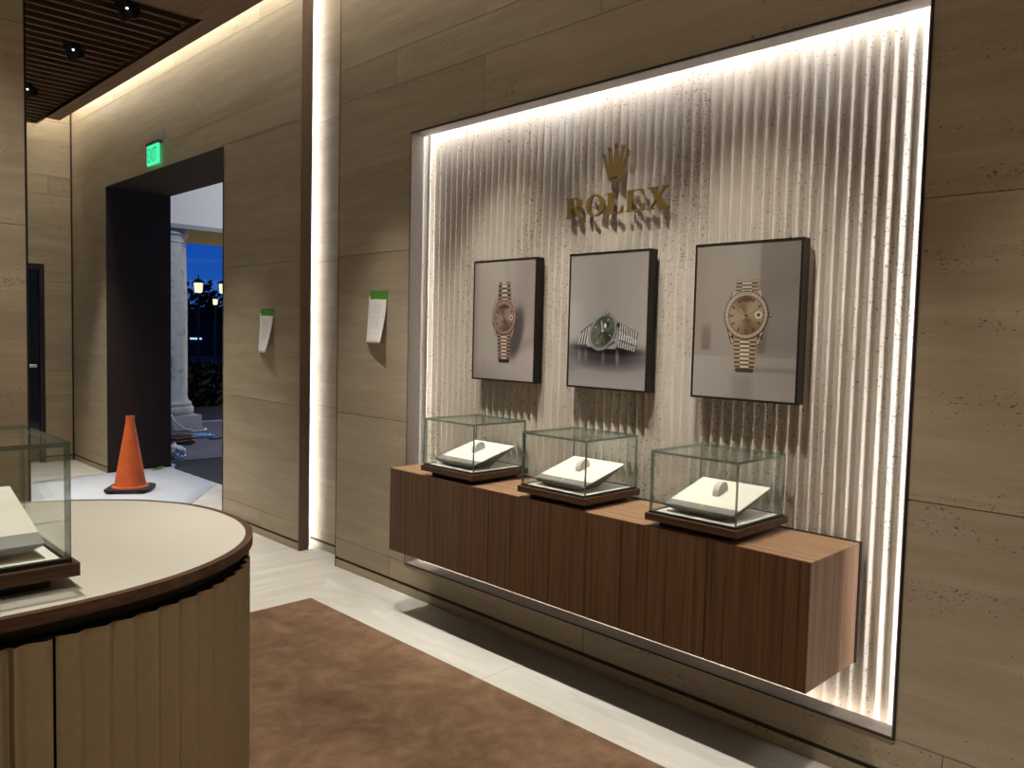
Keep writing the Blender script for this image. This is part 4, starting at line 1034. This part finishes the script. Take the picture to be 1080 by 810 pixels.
def tree(label, x, y, h, r, seed):
    t_ = thing('tree', label, 'tree', (x, y, -0.12), (0, 0, 0), 'dark trees across the road')
    b = MB(); b.tube([(0, 0, 0), (0.05, 0, h*0.35), (0, 0.05, h*0.75)], [0.18, 0.14, 0.06], 8); b.build('trunk', ['iron'], t_)
    rr_ = random.Random(seed); b = MB()
    for i in range(520):
        a_, e_ = rr_.uniform(0, 2*PI), rr_.uniform(-0.6, 1.0); q = r*rr_.random()**0.4
        c_ = Vector((q*math.cos(a_), q*math.sin(a_), h*0.72+q*e_*0.8))
        s_ = rr_.uniform(0.10, 0.24); nv = Vector((rr_.uniform(-1, 1), rr_.uniform(-1, 1), rr_.uniform(-1, 1))).normalized(); u_ = nv.orthogonal().normalized(); w_ = nv.cross(u_)
        b.bm.faces.new([b.bm.verts.new(c_+s_*p_) for p_ in (u_, 0.45*w_, -u_, -0.45*w_)])
    b.build('crown', ['leaf'], t_)
tree('dark leafy tree across the road, directly behind the tallest lamp', 16.2, 40.0, 4.0, 1.6, 3)
tree('dark leafy tree across the road, right of the tallest lamp', 19.8, 43.0, 3.9, 1.6, 9)
tree('dark leafy tree across the road, half hidden by the column', 13.4, 36.5, 3.9, 1.2, 6)
M['dkwall'] = plain('dark_wall', (0.006, 0.007, 0.010, 1), 0.9); M['stripglow'] = emit('strip_glow', (0.35, 0.6, 1.0, 1), 1.6)
bd = thing('low_building', 'dark low building across the road with a lit blue strip', 'building', (20.5, 48, -0.12))
b = MB(); b.box(-8, 8, 0, 6, 0, 2.6); b.build('wall', ['dkwall'], bd)
b = MB(); b.box(-8.2, 8.2, -0.3, 6.2, 2.6, 2.85); b.build('roof', ['iron'], bd)
b = MB(); b.box(-0.55, 0.15, -0.06, -0.01, 1.00, 1.10); b.build('light_bar', ['stripglow'], bd)

hd = thing('hedge', 'dark clipped hedge low across the road behind the column', 'hedge', (9.0, 16.6, -0.12))
b = MB(); b.box(-3.8, 3.2, 0.04, 0.86, 0, 0.80); b.build('hedge_core', ['dkwall'], hd)
rr_ = random.Random(12); b = MB()
for i in range(4200):
    fz = rr_.random() < 0.6
    c_ = Vector((rr_.uniform(-3.85, 3.25), (rr_.uniform(-0.06, 0.05) if fz else rr_.uniform(-0.05, 0.9)), (rr_.uniform(0.01, 0.86) if fz else rr_.uniform(0.78, 0.92))))
    s_ = rr_.uniform(0.04, 0.085); nv = Vector((rr_.uniform(-1, 1), rr_.uniform(-1, 1), rr_.uniform(-1, 1))).normalized(); u_ = nv.orthogonal().normalized(); w_ = nv.cross(u_)
    b.bm.faces.new([b.bm.verts.new(c_+s_*p_) for p_ in (u_, 0.5*w_, -u_, -0.5*w_)])
for v in b.bm.verts: v.co.z = max(v.co.z, 0.0)
b.build('foliage', ['leaf'], hd)

# ------------------------------------------------------------------ world: dusk sky
w = bpy.data.worlds.new('dusk'); C.world = w; w.use_nodes = True
nt = w.node_tree; nt.nodes.clear()
ou = nt.nodes.new('ShaderNodeOutputWorld'); bg = nt.nodes.new('ShaderNodeBackground'); tcw = nt.nodes.new('ShaderNodeTexCoord')
sp = nt.nodes.new('ShaderNodeSeparateXYZ'); nt.links.new(tcw.outputs['Generated'], sp.inputs[0])
rp = nt.nodes.new('ShaderNodeValToRGB')
els = rp.color_ramp.elements
els[0].position = 0.0; els[0].color = (0.05, 0.15, 0.36, 1); els[1].position = 0.6; els[1].color = (0.006, 0.035, 0.22, 1)
e = els.new(0.05); e.color = (0.012, 0.085, 0.40, 1); e = els.new(0.12); e.color = (0.004, 0.060, 0.37, 1)
nt.links.new(sp.outputs[2], rp.inputs[0])
mp = nt.nodes.new('ShaderNodeMapping'); mp.inputs['Scale'].default_value = (5, 5, 60); nt.links.new(tcw.outputs['Generated'], mp.inputs[0])
nz = nt.nodes.new('ShaderNodeTexNoise'); nz.inputs['Scale'].default_value = 1.0; nz.inputs['Detail'].default_value = 4; nt.links.new(mp.outputs[0], nz.inputs['Vector'])
r2 = nt.nodes.new('ShaderNodeValToRGB'); r2.color_ramp.elements[0].position = 0.5; r2.color_ramp.elements[1].position = 0.75; nt.links.new(nz.outputs[0], r2.inputs[0])
mx = nt.nodes.new('ShaderNodeMix'); mx.data_type = 'RGBA'; mx.inputs[7].default_value = (0.07, 0.17, 0.48, 1)
mul = nt.nodes.new('ShaderNodeMath'); mul.operation = 'MULTIPLY'; mul.inputs[1].default_value = 0.55; nt.links.new(r2.outputs[0], mul.inputs[0])
nt.links.new(mul.outputs[0], mx.inputs[0]); nt.links.new(rp.outputs[0], mx.inputs[6]); nt.links.new(mx.outputs[2], bg.inputs[0])
nt.links.new(bg.outputs[0], ou.inputs[0]); bg.inputs[1].default_value = 1.0

# ------------------------------------------------------------------ lamps
def spot(x, y, z, tx, ty, tz, power, ang=70, blend=0.6, col=(1, 0.86, 0.68), rad=0.014):
    l = bpy.data.lights.new('spot', 'SPOT'); l.energy = power; l.color = col; l.spot_size = math.radians(ang); l.spot_blend = blend; l.shadow_soft_size = rad
    o = bpy.data.objects.new('spot_lamp', l); COL.objects.link(o); o.location = (x, y, z)
    o.rotation_euler = Vector((tx-x, ty-y, tz-z)).to_track_quat('-Z', 'Y').to_euler(); return o
K = (1, 0.94, 0.83)
# front bay: along the cabinet, aimed at posters, cases and the floor before them
spot(2.00, 3.86, 3.62, 2.42, 3.72, 0.0, 300, 50, 1.0, K)
for y, p_ in ((3.05, 270), (2.33, 270), (1.62, 270)): spot(2.05, y+0.05, 3.62, 2.80, y, 0.95, p_, 44, 0.9, K)
spot(2.00, 0.45, 3.62, 2.2, 0.4, 0.0, 250, 54, 1.0, K)
# added unseen fill spots over carpet, counter and the rest of the shop
for x, y, p_ in ((0.45, 2.35, 330), (0.8, 0.7, 360), (-1.6, 2.6, 480), (-1.6, 0.0, 600), (0.6, -1.8, 600), (-1.6, -2.2, 600), (2.0, -1.2, 400)): spot(x, y, 3.62, x, y, 0, p_, 56 if 0.4 < x < 1 and y > 0 else 84, 1.0, K)
spot(0.55, 3.05, 3.60, 0.62, 4.46, 0.9, 115, 72, 1.0, K)  # added fill spot that brightens the stone partition
spot(1.35, 2.05, 3.62, 1.35, 2.05, 0, 190, 33, 1.0, K); spot(1.45, 0.9, 3.62, 1.45, 0.9, 0, 150, 32, 1.0, K)  # added fill spots evening out the brightness of the carpet
# back bay
for y, p_ in ((5.8, 300), (6.96, 300), (8.42, 340)): spot(1.985, y, 3.53, 1.95 if y < 6 else 2.36, y-0.05, 0.0, p_, 60, 1.0, K)
for y in (6.0, 8.2): spot(0.4, y, 3.6, 0.4, y, 0, 420, 90, 1.0, K)
# added area light without a fixture, brightening porch, pavement and column
l = bpy.data.lights.new('porch', 'AREA'); l.energy = 130; l.color = (0.94, 0.96, 1.0); l.shape = 'RECTANGLE'; l.size = 1.2; l.size_y = 1.2
o = bpy.data.objects.new('porch_fill', l); COL.objects.link(o); o.location = (6.2, 9.4, 4.95); o.rotation_euler = (0, 0, 0)

l = bpy.data.lights.new('street', 'POINT'); l.energy = 420; l.color = (1.0, 0.85, 0.6); l.shadow_soft_size = 0.2
o = bpy.data.objects.new('soffit_fill', l); COL.objects.link(o); o.location = (10.5, 15.2, 0.9)  # added unseen fill warming the porch soffit from below
# ------------------------------------------------------------------ camera (fitted to the photograph's vanishing points)
cam = bpy.data.cameras.new('camera'); cam.sensor_fit = 'HORIZONTAL'; cam.sensor_width = 36.0; cam.lens = 842.05/1080*36.0; cam.clip_start = 0.05; cam.clip_end = 300
co = bpy.data.objects.new('camera', cam); COL.objects.link(co); C.camera = co
yaw, pit, rol = 0.778041, 0.0597748, 0.023775
fw = Vector((math.sin(yaw)*math.cos(pit), math.cos(yaw)*math.cos(pit), -math.sin(pit)))
rt = Vector((math.cos(yaw), -math.sin(yaw), 0)); up = rt.cross(fw)
r_ = math.cos(rol)*rt + math.sin(rol)*up; u_ = -math.sin(rol)*rt + math.cos(rol)*up
co.matrix_world = Matrix(((r_.x, u_.x, -fw.x, 0), (r_.y, u_.y, -fw.y, 0), (r_.z, u_.z, -fw.z, 1.53), (0, 0, 0, 1)))

vs = C.view_settings
vs.view_transform = 'Standard'; vs.look = 'None'; vs.gamma = 1.0; vs.use_curve_mapping = False; vs.exposure = 0.0
C.cycles.use_denoising = True
C.cycles.max_bounces = 10; C.cycles.diffuse_bounces = 5; C.cycles.transparent_max_bounces = 24; C.cycles.caustics_reflective = False; C.cycles.caustics_refractive = False
C.cycles.sample_clamp_indirect = 6.0
